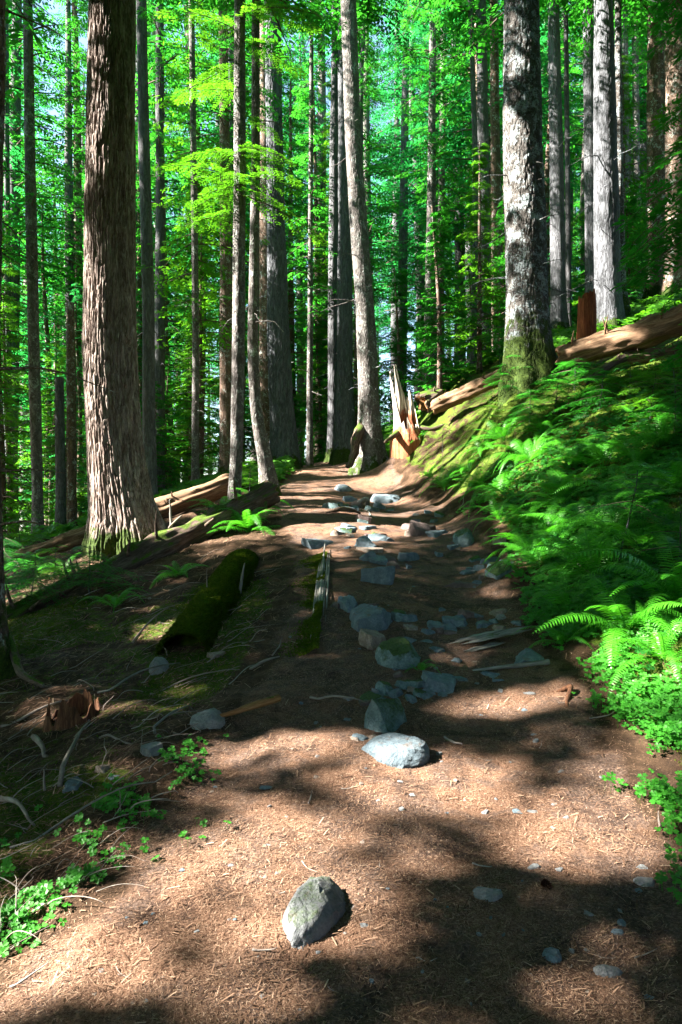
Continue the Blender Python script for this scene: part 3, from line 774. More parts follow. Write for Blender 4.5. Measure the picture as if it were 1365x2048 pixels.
def put_tree(x, y, k, mat, s, name='conifer_tree', group='trees filling the forest behind', label=None):
    root = link(name, None, loc=(x, y, H(x, y) - .1), rot=(random.uniform(-.02, .02), random.uniform(-.02, .02), random.uniform(0, 6.28)), scale=s)
    link('trunk', var_trunk(k, mat), root); link('crown', VAR[k][3], root)
    tag(root, label, 'tree', group)
    TREES.append((x, y))
    BG.append([root, x, y, k, mat, s])
    return root
def px_of(x, y): return CX + x / y * F
rnd = random.Random(21)
for (x_, y_, k_, s_) in ((3.6,41,6,1.15),(5.4,47,6,1.2),(8.4,39,1,1.15),(10.2,50,6,1.2),(4.4,56,6,1.3),(12.5,58,6,1.3),(1.5,50,6,1.3),(-8,48,6,1.3),(-14,46,6,1.3),(-5,44,6,1.2),(7.6,64,6,1.4),(2.5,66,6,1.4),(-4,66,6,1.4),(14.5,44,6,1.1),(-13.2,27,1,1.1),(-15.5,31,6,1.1),(-11.2,29,0,1.1),(-17.5,35,1,1.2),(-10,33,6,1.1),(6.5,37,6,1.1),(8.5,44,1,1.2),(7.2,52,6,1.1)):
    put_tree(x_, y_, k_, 'grey', s_)
def ok_spot(x, y, mind):
    return all((x - a) ** 2 + (y - b) ** 2 > mind ** 2 for a, b in TREES)
# rows of tall trees, nearer to farther
for (y0, y1, n, mind) in ((27, 40, 32, 1.9), (40, 60, 40, 2.4), (60, 88, 60, 2.6), (88, 93, 24, 2.5)):
    c = 0; tries = 0
    while c < n and tries < 4000:
        tries += 1
        y = rnd.uniform(y0, y1); x = rnd.uniform(-.56, .56) * y
        if not ok_spot(x, y, mind): continue
        if y < 30 and abs(x) < 2.5: continue
        if x < -.40 * y and y < 34 and rnd.random() < .5: continue
        k = rnd.choice([0, 1, 2, 5, 6, 1, 0, 6])
        put_tree(x, y, k, rnd.choice(['grey', 'pale', 'grey', 'brown']), rnd.uniform(.85, 1.2)); c += 1
# understory conifers
for (y0, y1, n, lo, hi) in ((19, 27, 14, -.55, -.12), (24, 36, 26, -.52, .52), (36, 55, 28, -.53, .53), (19, 26, 5, .12, .5)):
    c = 0; tries = 0
    while c < n and tries < 3000:
        tries += 1
        y = rnd.uniform(y0, y1); x = rnd.uniform(lo, hi) * y
        if not ok_spot(x, y, 1.2): continue
        if abs(px_of(x, y) - 690) < 75 and y < 28: continue
        if y < 20.5 and x < 0: continue
        k = rnd.choice([3, 4, 7, 4, 3])
        put_tree(x, y, k, 'brown', rnd.uniform(.6, 1.0) if y < 27 else rnd.uniform(.8, 1.2), 'young_conifer', 'young conifers of the understory'); c += 1
# label the background by its place between landmark trunks
LAND.sort()
def ordinal(n):
    w = ['first','second','third','fourth','fifth','sixth','seventh','eighth','ninth','tenth','eleventh','twelfth']
    n += 1
    if n <= 12: return w[n - 1]
    return str(n) + ({1: 'st', 2: 'nd', 3: 'rd'}.get(n % 10, 'th') if n % 100 // 10 != 1 else 'th')
buckets = {}
for b in BG:
    px = px_of(b[1], b[2])
    i = sum(1 for l in LAND if l[0] < px)
    kind = ('young bushy conifer' if b[0].name.startswith('young') else 'tall conifer') + (' nearby' if b[2] < 40 else ' farther off')
    buckets.setdefault((i, kind), []).append((px, b[0]))
for (i, kind), lst in buckets.items():
    lst.sort(key=lambda q: q[0])
    for n, (px, o) in enumerate(lst):
        if i == 0: w = 'left of ' + LAND[0][1]
        elif i == len(LAND): w = 'past ' + LAND[-1][1]
        else: w = 'beyond ' + LAND[i-1][1] if True else ''
        o['label'] = f"{ordinal(n)} {kind} {w}"

# added off-frame shade trees, left and behind: crowns cut to shape the dappled shade
rsh = random.Random(5)
for idx, (x, y, z0, z1, R, nb) in enumerate([(-10.5,-1.5,4,24,3.6,230),(-13,1.8,5,27,3.8,250),(-11,5.2,5,24,3.4,230),(-14.5,8.6,5,28,3.8,250),(-13.5,13.8,5,26,3.6,240),
        (-17,15.6,6,30,4,240),(-17,4.0,8,31,4,250),(-18,11,8,32,4,240),(-19,-2.5,8,31,4,230),(-19.5,19.2,7,32,4,230),(-20,17.2,9,32,4.0,240),(-22,7,12,36,4.2,220),(-23,15,12,36,4.2,220),(-8.5,9.6,9,20,2.6,130),(-9,2.6,8,19,2.6,140),
(3.2,-1.2,9,20,7.0,300),(-3.4,-2.2,10,22,6.6,300),(6.2,3.6,10,22,7.0,320),(6.6,9.2,13,25,7.0,320),(-6.2,5.6,11,22,6.8,300),(-5.6,.6,10,21,5.5,260),(-7.6,10.8,13,26,6.5,300),(9.0,14.0,14,28,6.5,280),
        (1.0,-5,8,20,5.0,240),(10.5,6.0,9,24,5.0,240),(9.5,0.0,8,22,5.0,240),(11.5,12.5,12,28,5.2,240),(13,18,14,30,5,230),(15,9,10,28,5.5,240),(14,2,8,26,5.5,240),(-1,-9,8,22,5,200),(6,-5,8,22,5,200),(12,-5,7,24,5.5,200),(-6,-7,8,22,5,200),(19,14,12,30,5.5,200)]):
    col = np.convolve(GAP.sum(0), np.ones(9), 'same')
    def cost(q_):
        uu = float(uv(np.array([x, y + q_, 0]))[0])
        return col[int(np.clip((uu - U0) / CELL, 0, GW - 1))] + abs(q_) * 4 + (900 if 1.75 < uu < 4.9 else 0)
    best = min(np.arange(-2.8, 2.81, .05), key=cost)
    y = y + float(best)
    zb = H(x, y)
    root = link('conifer_tree', None, loc=(x, y, zb)); tag(root, ordinal(idx) + ' added dense conifer outside the view whose boughs shade the trail', 'tree', 'added shade trees beside the view')
    zz = np.arange(-.4, z1, .6); rs = np.clip((.11 + z1 * .004) * (1 - zz / (z1 + 1)), .03, 1)
    V, Q, mo = trunk_mesh('t', zz, zz * 0, zz * 0, rs, None, 20, None, .4, 4, idx + 9, .8, 0)
    link('trunk', mesh_np('trunk', V, Q, M['brown'], True, {'tint': mo}), root)
    cm = make_crown('crown', z0, z1 - 0, R, nb, 900 + idx, M['leaf_mid'], cull=(x, y, zb), sp=.36, nleaf=4, shape=.45 if R < 5.3 else .25, wsc=1.7)
    link('crown', cm, root)
for idx, (x, y, k, s) in enumerate([(7, -3, 1, 1.0), (11, 4, 1, 1.1), (3.5, -6, 2, 1), (-4, -7, 1, 1), (14, 11, 6, 1), (10, -8, 2, 1), (17, 18, 2, 1.0), (-1, -11, 2, 1), (15, -1, 2, 1)]):  # unseen trees added to hold back sky light
    put_tree(x, y, k, 'brown', s, group='added trees around the viewpoint', label=ordinal(idx) + ' added tall conifer on the slope outside the view')
for n_ in range(46):  # unseen young conifers added to close low sky openings
    a_ = rsh.uniform(150, 335) if n_ % 3 else rsh.uniform(215, 330); q_ = rsh.uniform(9, 26)
    x, y = q_ * math.sin(math.radians(a_)), q_ * math.cos(math.radians(a_)) + 2
    if y > 3 and x > -.62 * y - 2: continue
    if -4 < x < 4 and y > -6: continue
    tall = x > -8 or x < -19
    put_tree(x, y, rsh.choice([3, 7]) if tall else 4, 'brown', rsh.uniform(.8, 1.1), 'young_conifer', 'young conifers around the viewpoint', ordinal(n_) + ' added young conifer ' + ('behind' if y < 0 else 'beside') + ' the viewpoint')
#==PART2==
# ------------------------------------------------------------------ rocks
def rock_mesh(seed, W_, D_, H_, ang=.5, sub=4, name='rock', mat='rock'):
    import bmesh
    rng = np.random.default_rng(seed)
    bm = bmesh.new(); bmesh.ops.create_icosphere(bm, subdivisions=sub, radius=1)
    V = np.array([v.co for v in bm.verts]); Fc = np.array([[v.index for v in f.verts] for f in bm.faces]); bm.free()
    for k in range(int(7 + 12 * ang)):
        n = rng.normal(size=3); n[2] *= .7; n /= np.linalg.norm(n)
        c = rng.uniform(.45, .85) if ang > .3 else rng.uniform(.72, .95)
        if k == 0: n = np.array([rng.normal(0, .12), rng.normal(-.1, .12), 1.0]); n /= np.linalg.norm(n); c = .5 if ang > .3 else .75
        dd = V @ n - c
        V = V - np.outer(np.clip(dd, 0, None) * (1.0 if ang > .3 else .75), n)
    V = V * (1 + (fbm(V[:, 0] * 1.3 + seed, V[:, 1] * 1.3, V[:, 2] * 1.3, 4, seed) - .5)[:, None] * .16)
    V = V + (fbm(V[:, 0] * 6 + seed, V[:, 1] * 6, V[:, 2] * 6, 3, seed + 3) - .5)[:, None] * V * .17 + (noise3(V[:, 0] * 13 + seed, V[:, 1] * 13, V[:, 2] * 13, seed) - .5)[:, None] * V * .05
    V = V / np.abs(V).max(0)
    V = V * np.array([W_ / 2, D_ / 2, H_])
    T3 = np.c_[Fc, Fc[:, 2]]
    me = bpy.data.meshes.new(name)
    me.from_pydata(V.tolist(), [], Fc.tolist()); me.materials.append(M[mat])
    me.polygons.foreach_set('use_smooth', np.ones(len(Fc), bool))
    try: me.set_sharp_from_angle(angle=math.radians(32))
    except Exception: pass
    me.update(); return me
ROCKS = [ # px, py (middle), w, h, material, angularity, yaw deg, label
 (626,1826,158,150,'rockbigmoss',.29,0,'large smooth pale boulder with moss patches sunk in the trail'),
 (980,1787,66,40,'rockpale',.5,0,'flat pale stone beside the pine cone'),
 (1295,1766,52,30,'rockpale',.4,5,'rounded grey stone, biggest of the three by the trail border'),
 (1284,1738,24,14,'rockpale',.4,0,'small stone just above the rounded grey stone by the border'),
 (1276,1782,18,12,'rock',.4,0,'small bluish stone just below the rounded grey stone'),
 (1070,1741,30,13,'rockpale',.5,0,'flat pale chip above the pine cone'),
 (1120,1742,20,12,'rockpale',.5,0,'small pale chip up and right of the pine cone'),
 (1104,1916,40,34,'rock',.3,20,'bluish stone half sunk below the pine cone'),
 (1215,1952,62,28,'rockpale',.3,0,'long low grey stone near the lower corner'),
 (1237,1875,28,15,'rock',.5,0,'bluish chip above the long low grey stone'),
 (1246,1846,22,18,'rock',.5,0,'small blue chip, upper of two stacked above the low grey stone'),
 (1176,1832,22,15,'rockpale',.5,0,'tilted pale chip right of and below the pine cone'),
 (1143,1905,14,14,'rockpale',.5,0,'small pale pebble next to the half sunk bluish stone'),
 (1298,2001,26,14,'rock',.5,0,'small blue pebble in the lower corner'),
 (970,1626,17,13,'rockpale',.5,0,'small pale stone alone under the brightest sun patch'),
 (1033,1625,22,13,'rock',.5,0,'bluish stone, first of two side by side mid trail'),
 (1068,1625,26,9,'rockpale',.5,0,'flat pale stone, second of two side by side mid trail'),
 (1123,1546,18,9,'rockpale',.5,0,'small flat pale stone by the green leaf mid trail'),
 (1068,1470,20,8,'rockpale',.5,0,'flat pale stone between the two sun patches'),
 (1058,1388,24,7,'rockpale',.5,0,'flat pale stone in the small upper sun patch'),
 (879,1506,12,20,'rockpale',.8,60,'pale shard standing next to the rounded block'),
 (730,1856,20,10,'rockpale',.5,0,'pale chip right of the large mossy boulder'),
 (637,1905,12,12,'rockpale',.5,0,'tiny pale pebble under the large mossy boulder'),
 (535,1575,32,9,'rock',.5,0,'flat blue stone lying in the shaded trail'),
 (540,1616,12,10,'rockpale',.5,0,'tiny white pebble below the flat blue stone'),
 (958,1872,12,9,'rockpale',.5,0,'tiny pale pebble between stone and cone'),
 (790,1500,136,84,'rock',.28,14,'rounded light grey block at the end of the stone row'),
 (765,1437,92,92,'rockmoss',.7,-30,'angular greenish boulder behind the rounded light block'),
 (742,1394,52,30,'rockmoss',.7,10,'low greenish rock on top of the angular boulder'),
 (790,1389,34,22,'rock',.6,0,'small blue rock touching the angular greenish boulder'),
 (698,1399,24,9,'rockpale',.5,0,'small whitish stone on the shaded trail side'),
 (752,1384,14,12,'rockpale',.7,0,'tiny pale wedge above the greenish boulder'),
 (873,1362,82,58,'rock',.6,20,'pointed blue grey boulder beside the fern sprig'),
 (820,1366,50,42,'rockmoss',.4,0,'mossy rock left of the pointed blue grey boulder'),
 (775,1372,42,40,'rockmoss',.4,40,'dark mossy rock in the gap of the stone row'),
 (916,1357,46,16,'rock',.8,-20,'thin slab leaning on the pointed boulder'),
 (800,1308,84,60,'rockmoss',.2,0,'round moss covered boulder in the trail'),
 (814,1278,42,17,'rock',.7,0,'pale blue slab just behind the round mossy boulder'),
 (744,1279,42,46,'rocktan',.5,30,'tan tooth shaped rock poking from the trail'),
 (727,1232,94,60,'rock',.65,-28,'big tilted blue slab, larger of the pair'),
 (700,1207,46,40,'rock',.6,-20,'blue rock behind the big tilted slab'),
 (820,1233,38,26,'rock',.5,10,'flat blue stone sunk right of the big slab'),
 (868,1249,34,28,'rock',.6,0,'blue block at the near end of the flat row'),
 (902,1243,52,24,'rock',.4,0,'flat grey blue rock next to the blue block'),
 (967,1246,46,20,'rock',.5,0,'rounded blue rock above the grey plank'),
 (955,1231,25,13,'rock',.5,0,'small blue rock behind the rounded one above the plank'),
 (1000,1236,24,12,'rockpale',.7,0,'pale wedge near the far end of the plank'),
 (1034,1245,26,14,'rock',.5,0,'blue chip close to the clover edge'),
 (984,1349,42,18,'rock',.5,0,'flat blue stone under the thin bleached pole'),
 (1000,1361,28,7,'rock',.5,0,'sliver of stone in front of the flat blue one'),
 (874,1301,32,13,'rock',.5,0,'flat stone right of the round mossy boulder'),
 (912,1321,24,12,'rock',.8,0,'dark wedge of stone above the pointed boulder'),
 (853,1282,26,10,'rock',.5,0,'dull flat stone between slab row and plank'),
 (1066,1309,78,42,'rock',.35,8,'blue rounded boulder at the fern edge of the trail'),
 (757,1151,62,40,'rock',.7,5,'blue topped block with dark undercut face'),
 (756,1118,32,26,'rock',.5,0,'dull rock between the block and the stacked stones'),
 (741,1099,50,20,'rocktan',.6,5,'tan topped stone of the small stack'),
 (733,1087,40,24,'rock',.4,0,'round blue stone at the back of the small stack'),
 (812,1107,46,36,'rock',.8,10,'bright blue squarish slab standing alone mid trail'),
 (817,1132,14,14,'rock',.8,0,'blue chip fallen below the squarish slab'),
 (925,1168,82,15,'rockred',.8,-4,'long dark reddish slab across the trail'),
 (953,1164,36,17,'rock',.6,0,'blue stone on the end of the long dark slab'),
 (980,1120,40,19,'rock',.7,5,'pale blue flat stone near the ferns'),
 (957,1132,26,22,'rock',.5,0,'rough blue stone below the pale flat one'),
 (950,1117,22,16,'rockmoss',.4,0,'little mossy stone by the pale blue flat one'),
 (1005,1146,52,24,'rockmoss',.5,0,'dark mossy rock at the foot of the ferns'),
 (928,1078,37,34,'rockmoss',.3,0,'round greenish blue rock on the far side of the trail'),
 (905,1092,22,20,'rock',.4,0,'small round rock touching the greenish blue one'),
 (878,1106,20,20,'rock',.6,0,'small upright blue rock near the squarish slab'),
 (840,1058,60,28,'rockred',.6,8,'dark layered slab in the upper trail'),
 (880,1063,46,19,'rock',.6,3,'grey flat stone beside the dark layered slab'),
 (750,1076,42,15,'rock',.5,5,'grey stone crossed by the sliver of sun'),
 (770,999,60,17,'rock',.3,0,'dark flat rock high on the trail'),
 (692,1058,52,17,'rock',.6,12,'dark blue slab beside the split rail'),
 (738,1055,34,12,'rock',.5,0,'small dark slab next to the dark blue one'),
 (636,1084,54,26,'rock',.8,30,'pale blue slab on the outer trail edge'),
 (672,1013,46,13,'rockmoss',.4,0,'dark mossy stone near the pale root'),
 (833,1030,13,6,'rockpale',.5,0,'tiny pale stone high on the trail'),
 (856,1028,17,9,'rock',.5,0,'tiny blue rock high on the trail'),
 (686,978,30,11,'rock',.3,0,'low dark stone just below the sunlit crest'),
 (415,1436,70,50,'rockpale',.3,10,'hollowed grey boulder beside the orange tipped stick'),
 (305,1500,46,34,'rockpale',.6,30,'pinkish pale rock in the moss'),
 (206,1538,40,27,'rocktan',.5,5,'brownish squarish rock among the twigs'),
 (149,1571,48,34,'rock',.5,0,'blue grey rock left of the brownish one'),
 (228,1558,26,13,'rock',.6,20,'small flat blue rock under the brownish one'),
 (318,1334,36,32,'rockpale',.3,0,'dull rounded rock under the mossy hump'),
 (432,1309,36,20,'rocktan',.4,0,'flattish brown rock at the foot of the mossy hump'),
 (316,1472,10,9,'rocktan',.3,0,'tiny pink pebble above the pinkish pale rock'),
]
def stone(px, py, w, h, mat, ang, yaw, label, seed, name='rock', group='rocks set in and beside the trail', sub=4):
    if name == 'rock' and py < 1420: w, h = w * 1.22, h * 1.3
    b = at(px, py + h * .30)
    d = b[1]
    Ww = w / F * d
    phi = math.atan2(EYE - b[2], d)
    hh = h / F * d
    D = Ww * (1.0 if ang > .3 else 1.1)
    Hh = (hh - D * math.sin(phi)) / max(math.cos(phi), .3)
    if Hh < Ww * .22: Hh = Ww * .22; D = max(Ww * .3, (hh - Hh * math.cos(phi)) / max(math.sin(phi), .15)); D = min(D, Ww * 1.5)
    Hh = min(Hh, Ww * .7)
    me = rock_mesh(seed, Ww * 1.05, D * 1.05, Hh * 1.2, ang, sub, name, mat)
    if 'moss patches sunk' in label:      # long body, higher towards its far right shoulder
        co = np.empty(len(me.vertices) * 3, np.float32); me.vertices.foreach_get('co', co); co = co.reshape(-1, 3)
        yn = co[:, 1] / max(1e-6, np.abs(co[:, 1]).max())
        co[:, 0] = co[:, 0] * (.74 + .2 * yn) + yn * Ww * .20; co[:, 1] *= 1.15; co[:, 2] *= (.8 + .25 * yn)
        me.vertices.foreach_set('co', co.ravel()); me.update()
    c = P(px, py, d)
    y = d + D * .30
    o = link(name, me, loc=(c[0] * y / d, y, H(c[0], y) * .5 + b[2] * .5 - Hh * (.24 if py < 1470 else .1)), rot=(random.uniform(-.12, .12), random.uniform(-.12, .12), math.radians(yaw) if abs(yaw) > 15 else math.radians(yaw)))
    tag(o, label, 'rock' if name == 'rock' else 'pebble', group)
    return o
for k, r in enumerate(ROCKS):
    stone(*r, seed=40 + k * 3)
rr_ = random.Random(31)
LINE = [(740,1092),(757,1130),(700,1208),(735,1240),(800,1240),(860,1246),(910,1246),(790,1310),(830,1350),(870,1372),(790,1385),(760,1420),(735,1470),(700,1060),(745,1072),(845,1062),(960,1240),(1010,1240),(920,1090),(975,1140),(700,1010),(760,1010)]
for c in range(104):
    b_ = LINE[rr_.randrange(len(LINE))]
    px, py = b_[0] + rr_.gauss(0, 26), b_[1] + rr_.gauss(0, 13)
    w = rr_.uniform(12, 34)
    stone(px, py, w, w * rr_.uniform(.45, .75), rr_.choice(['rock', 'rock', 'rockmoss', 'rockred', 'rocktan']), .7, rr_.uniform(0, 90), 'small blue grey stone wedged among the larger trail rocks', 1200 + c, 'rock', 'small stones wedged among the trail rocks', 3)
wedge = [o for o in COL.objects if o.get('group') == 'small stones wedged among the trail rocks']
named = [(r_[0], r_[1], r_[7]) for r_ in ROCKS if len(r_[7].split()) <= 10]
bk = {}
for o in wedge:
    px = CX + o.location.x / o.location.y * F; py = CY - (o.location.z - EYE) / o.location.y * F
    n_ = min(named, key=lambda q: (q[0] - px) ** 2 + (1.6 * (q[1] - py)) ** 2)
    dx_, dy_ = px - n_[0], 1.6 * (py - n_[1])
    w_ = ('right of' if dx_ > 0 else 'left of') if abs(dx_) > abs(dy_) else ('below' if dy_ > 0 else 'above')
    bk.setdefault((w_, n_[2]), []).append((abs(dx_) + abs(dy_), o))
for (w_, lb_), lst in bk.items():
    lst.sort(key=lambda q: q[0])
    for k_, (_, o) in enumerate(lst):
        o['label'] = ('small stone ' if len(lst) == 1 else ordinal(k_) + ' small stone ') + w_ + ' the ' + lb_
rp = random.Random(3); c = 0
while c < 90:
    px, py = rp.uniform(150, 1300), rp.uniform(1040, 2040)
    g = at(px, py)
    if path_mask(g[0], g[1]) < .8: continue
    w = rp.uniform(7, 15) * (1 if py > 1300 else .6)
    stone(px, py, w, w * rp.uniform(.5, .8), rp.choice(['rockpale', 'rock', 'rocktan']), .6, rp.uniform(0, 90), 'small pebble pressed in the needle covered trail', 700 + c, 'pebble', 'small pebbles strewn over the trail', 2)
    c += 1

# ------------------------------------------------------------------ logs, poles, stumps
def log_obj(name, label, a, b, ra, rb, mat, n=36, m=60, sag=0, dome=0, jag=.12, seed=1, knots=5, lift=0, group=None, cat='log', flat=1.0, endcap=None, capmat='logorange'):
    a, b = np.asarray(a, float), np.asarray(b, float)
    L = np.linalg.norm(b - a); t = (b - a) / L
    s = np.linspace(0, 1, m); th = np.arange(n) / n * 2 * math.pi
    SS, T = np.meshgrid(s, th, indexing='ij')
    r = (ra + (rb - ra) * SS)
    fq = min(6, .3 / ra)
    r = r * (1 + .34 * (fbm(SS * L * 1.2 * fq + seed, np.cos(T) * 1.2, np.sin(T) * 1.2, 3, seed) - .5) * 2)
    r = r + ra * .22 * (noise3(SS * L * 1.5 * fq, np.cos(T) * 5, np.sin(T) * 5 + seed, seed + 2) - .5) * 2
    r = r + ra * .10 * (noise3(SS * L * 4 * fq, np.cos(T) * 9, np.sin(T) * 9 + seed, seed + 4) - .5) * 2
    bow = (noise3(SS * 2.3, seed, 0, 4) - .5) * L * .035
    x = SS * L
    endj = (noise3(np.cos(T) * 3, np.sin(T) * 3, seed, 9) - .5) * jag * 2
    x = x + np.where(SS > .97, endj * ra * 3, 0) + np.where(SS < .03, -endj * ra * 3, 0)
    r = r * np.where((SS < .001) | (SS > .999), .8, 1)
    if dome: r = r * np.sqrt(np.clip(1.02 - np.abs(2 * SS - 1) ** dome, 0.02, 1)) * (1 + .35 * (fbm(SS * 3, np.cos(T), np.sin(T), 2, 8) - .5))
    V = np.stack([x, np.cos(T) * r + bow, np.sin(T) * r * flat + sag * 4 * SS * (1 - SS)], -1).reshape(-1, 3)
    i, j = np.meshgrid(np.arange(m - 1), np.arange(n), indexing='ij'); j2 = (j + 1) % n
    Q = np.stack([i * n + j, (i + 1) * n + j, (i + 1) * n + j2, i * n + j2], -1).reshape(-1, 4)
    mb = MB(); mb.add(V, Q, 0, 0)
    # broken ends, dished
    for e, base in ((0, 0), (1, (m - 1) * n)):
        ring = V[base:base + n]; c = ring.mean(0) + np.array([ra * .25 * (1 if e == 0 else -1), 0, 0])
        r2 = c + (ring - c) * .5 + np.random.default_rng(seed + e).normal(0, ra * .08, (n, 3))
        VV = np.vstack([ring, r2, [c]])
        k = np.arange(n); k2 = (k + 1) % n
        q1 = np.stack([k, k2, n + k2, n + k], -1); q2 = np.array([[2 * n, n + q, n + (q + 1) % n, n + (q + 2) % n] for q in range(0, n, 2)])
        if e == 1: q1 = q1[:, ::-1]; q2 = q2[:, ::-1]
        mb.add(VV, np.vstack([q1, q2]), 1, 1)
    rr = np.random.default_rng(seed)
    for k in range(knots):
        ss = rr.uniform(.1, .9); th_ = rr.uniform(.2, 2.9); p0 = np.array([ss * L, math.cos(th_) * ra * .8, math.sin(th_) * ra * .8])
        dr = np.array([rr.uniform(-.4, .4), math.cos(th_), math.sin(th_)]); ln = rr.uniform(.5, 1.6) * ra + .04
        VV, QQ = tube([p0, p0 + dr * ln * .6, p0 + dr * ln * 1.1 + [.1 * ra, 0, 0]], [ra * .13, ra * .09, ra * .03], 6, False); mb.add(VV, QQ, 0, 0)
    me = mb.mesh(name, [M[mat], M[capmat]])
    o = link(name, me, loc=a + [0, 0, lift])
    o.rotation_euler = Vector(t).to_track_quat('X', 'Z').to_euler()
    tag(o, label, cat, group); return o
GL = 'fallen logs of the forest floor'
# front log below the furrowed tree
def gp(px, py, up=0):
    g = at(px, py); return g + [0, 0, up]
log_obj('fallen_log', 'long dark mossy log lying in front of the furrowed tree', P(70,1232,9.8), P(545,985,13.4), .27, .20, 'log', seed=3, m=110, group=GL, knots=9)
log_obj('fallen_log', 'weathered bare log passing behind the furrowed tree with orange broken end', P(-20,1150,13.6), P(466,966,15.0), .23, .215, 'loglit', seed=5, m=90, group=GL)
log_obj('fallen_log', 'rotting log half buried below the long mossy one, near the picture edge', P(-60,1290,8.2), P(200,1150,10.6), .22, .16, 'log', seed=7, m=60, group=GL)
log_obj('fallen_log', 'thick bare brown log lying across the slope next to the red stump', P(1118,716,15.0), P(1440,612,13.4), .22, .31, 'loglit', seed=9, m=90, sag=-.05, group=GL, knots=8)
log_obj('fallen_log', 'grey log in the shade under the thick brown one', P(1240,715,14.4), P(1420,700,13.8), .14, .16, 'log', seed=11, group=GL)
log_obj('fallen_log', 'short mossy log slanting below the thick brown one', P(1165,765,13.6), P(1250,715,14.0), .12, .10, 'log', seed=12, group=GL, knots=3)
log_obj('fallen_log', 'brown log ending at the foot of the massive lichen trunk', P(868,815,18.6), P(1008,752,17.0), .17, .20, 'loglit', seed=13, m=50, group=GL)
log_obj('fallen_log', 'pale sunlit log far up the slope', P(1256,614,26), P(1308,586,26), .17, .14, 'logpale', seed=14, group=GL, knots=1)
log_obj('fallen_log', 'dark rotten log end behind the splintered stump', P(845,808,19.6), P(880,790,19.8), .3, .26, 'log', seed=15, group=GL, knots=2)
# mossy hump
h0, h1 = at(470, 1135), at(372, 1300)
log_obj('mossy_log', 'short fat log wrapped in thick moss sloping to the trail', h1 + [0, -.02, -.08], h0 + [.12, .60, -.16], .24, .18, 'mossbase', flat=.85, seed=16, m=60, n=56, knots=0, dome=3, group=GL, jag=.05, capmat='mossbase')
HUMP = (h1 + [0, 0, -.07], h0 + [.05, .40, -.04], .245)
# split rail along the trail
s0, s1 = at(652, 1096), at(634, 1298)
RAILDEF = True
RAIL = (s1 + [-.1, 0, 0.01], s0 + [-.12, .05, .04], .09)
def splinter(name, label, a, b, width, th_, n, mat, cat, seed, group=None):
    a, b = np.asarray(a, float), np.asarray(b, float); L = np.linalg.norm(b - a); t = (b - a) / L
    rg = np.random.default_rng(seed); mb = MB()
    for k in range(n):
        off = (k / max(1, n - 1) - .5) * width
        x0, x1 = sorted([rg.uniform(0, .22) * L, L * rg.uniform(.72, 1.0)]) if k not in (n // 2,) else (0, L)
        xs = np.linspace(x0, x1, 9); w0 = width / n * rg.uniform(.5, .85)
        z = th_ * rg.uniform(.3, 1.0) + rg.normal(0, th_ * .12, 9)
        y = off + rg.normal(0, width * .015, 9)
        prof = np.array([.15, .6, .85, 1, 1, 1, .9, .6, .12]) * rg.uniform(.85, 1.1, 9)
        pts = np.stack([xs, y, z * .5], -1)
        V, Q = tube(pts, prof * w0, 7, True, .5, seed + k, flat=.75); mb.add(V, Q, 0, .2)
    o = link(name, mb.mesh(name, [M[mat]]), loc=a); o.rotation_euler = Vector(t).to_track_quat('X', 'Z').to_euler()
    tag(o, label, cat, group)
a_, b_ = at(900, 1293), at(1066, 1258)
splinter('split_rail', 'bleached split rail lined with moss running along the trail', s1 + [0, 0, .01], s0 + [0, 0, .05], .13, .07, 6, 'logpale', 'rail', 23)
splinter('grey_plank', 'weathered split grey plank of wood across the trail', a_, b_ + [0, 0, .01], .17, .05, 6, 'logpale', 'plank', 18)
a_, b_ = at(930, 1306), at(1010, 1288)
splinter('grey_plank', 'thin sliver of wood in front of the weathered plank', a_, b_ + [0, 0, .005], .05, .03, 3, 'logpale', 'plank', 19)
a_, b_ = at(945, 1342), at(1100, 1330)
log_obj('bleached_pole', 'thin bleached pole lying below the blue boulder at the trail edge', a_ + [0, 0, .0], b_ + [0, 0, .015], .01, .028, 'logpale', seed=20, n=12, knots=1, cat='pole')
a_, b_ = at(438, 1443), at(558, 1412)
log_obj('broken_stick', 'stout stick with a split orange tip beside the hollowed boulder', a_ + [0, 0, .02], b_ + [0, 0, .05], .014, .03, 'logorange', seed=21, n=12, knots=0, cat='stick')

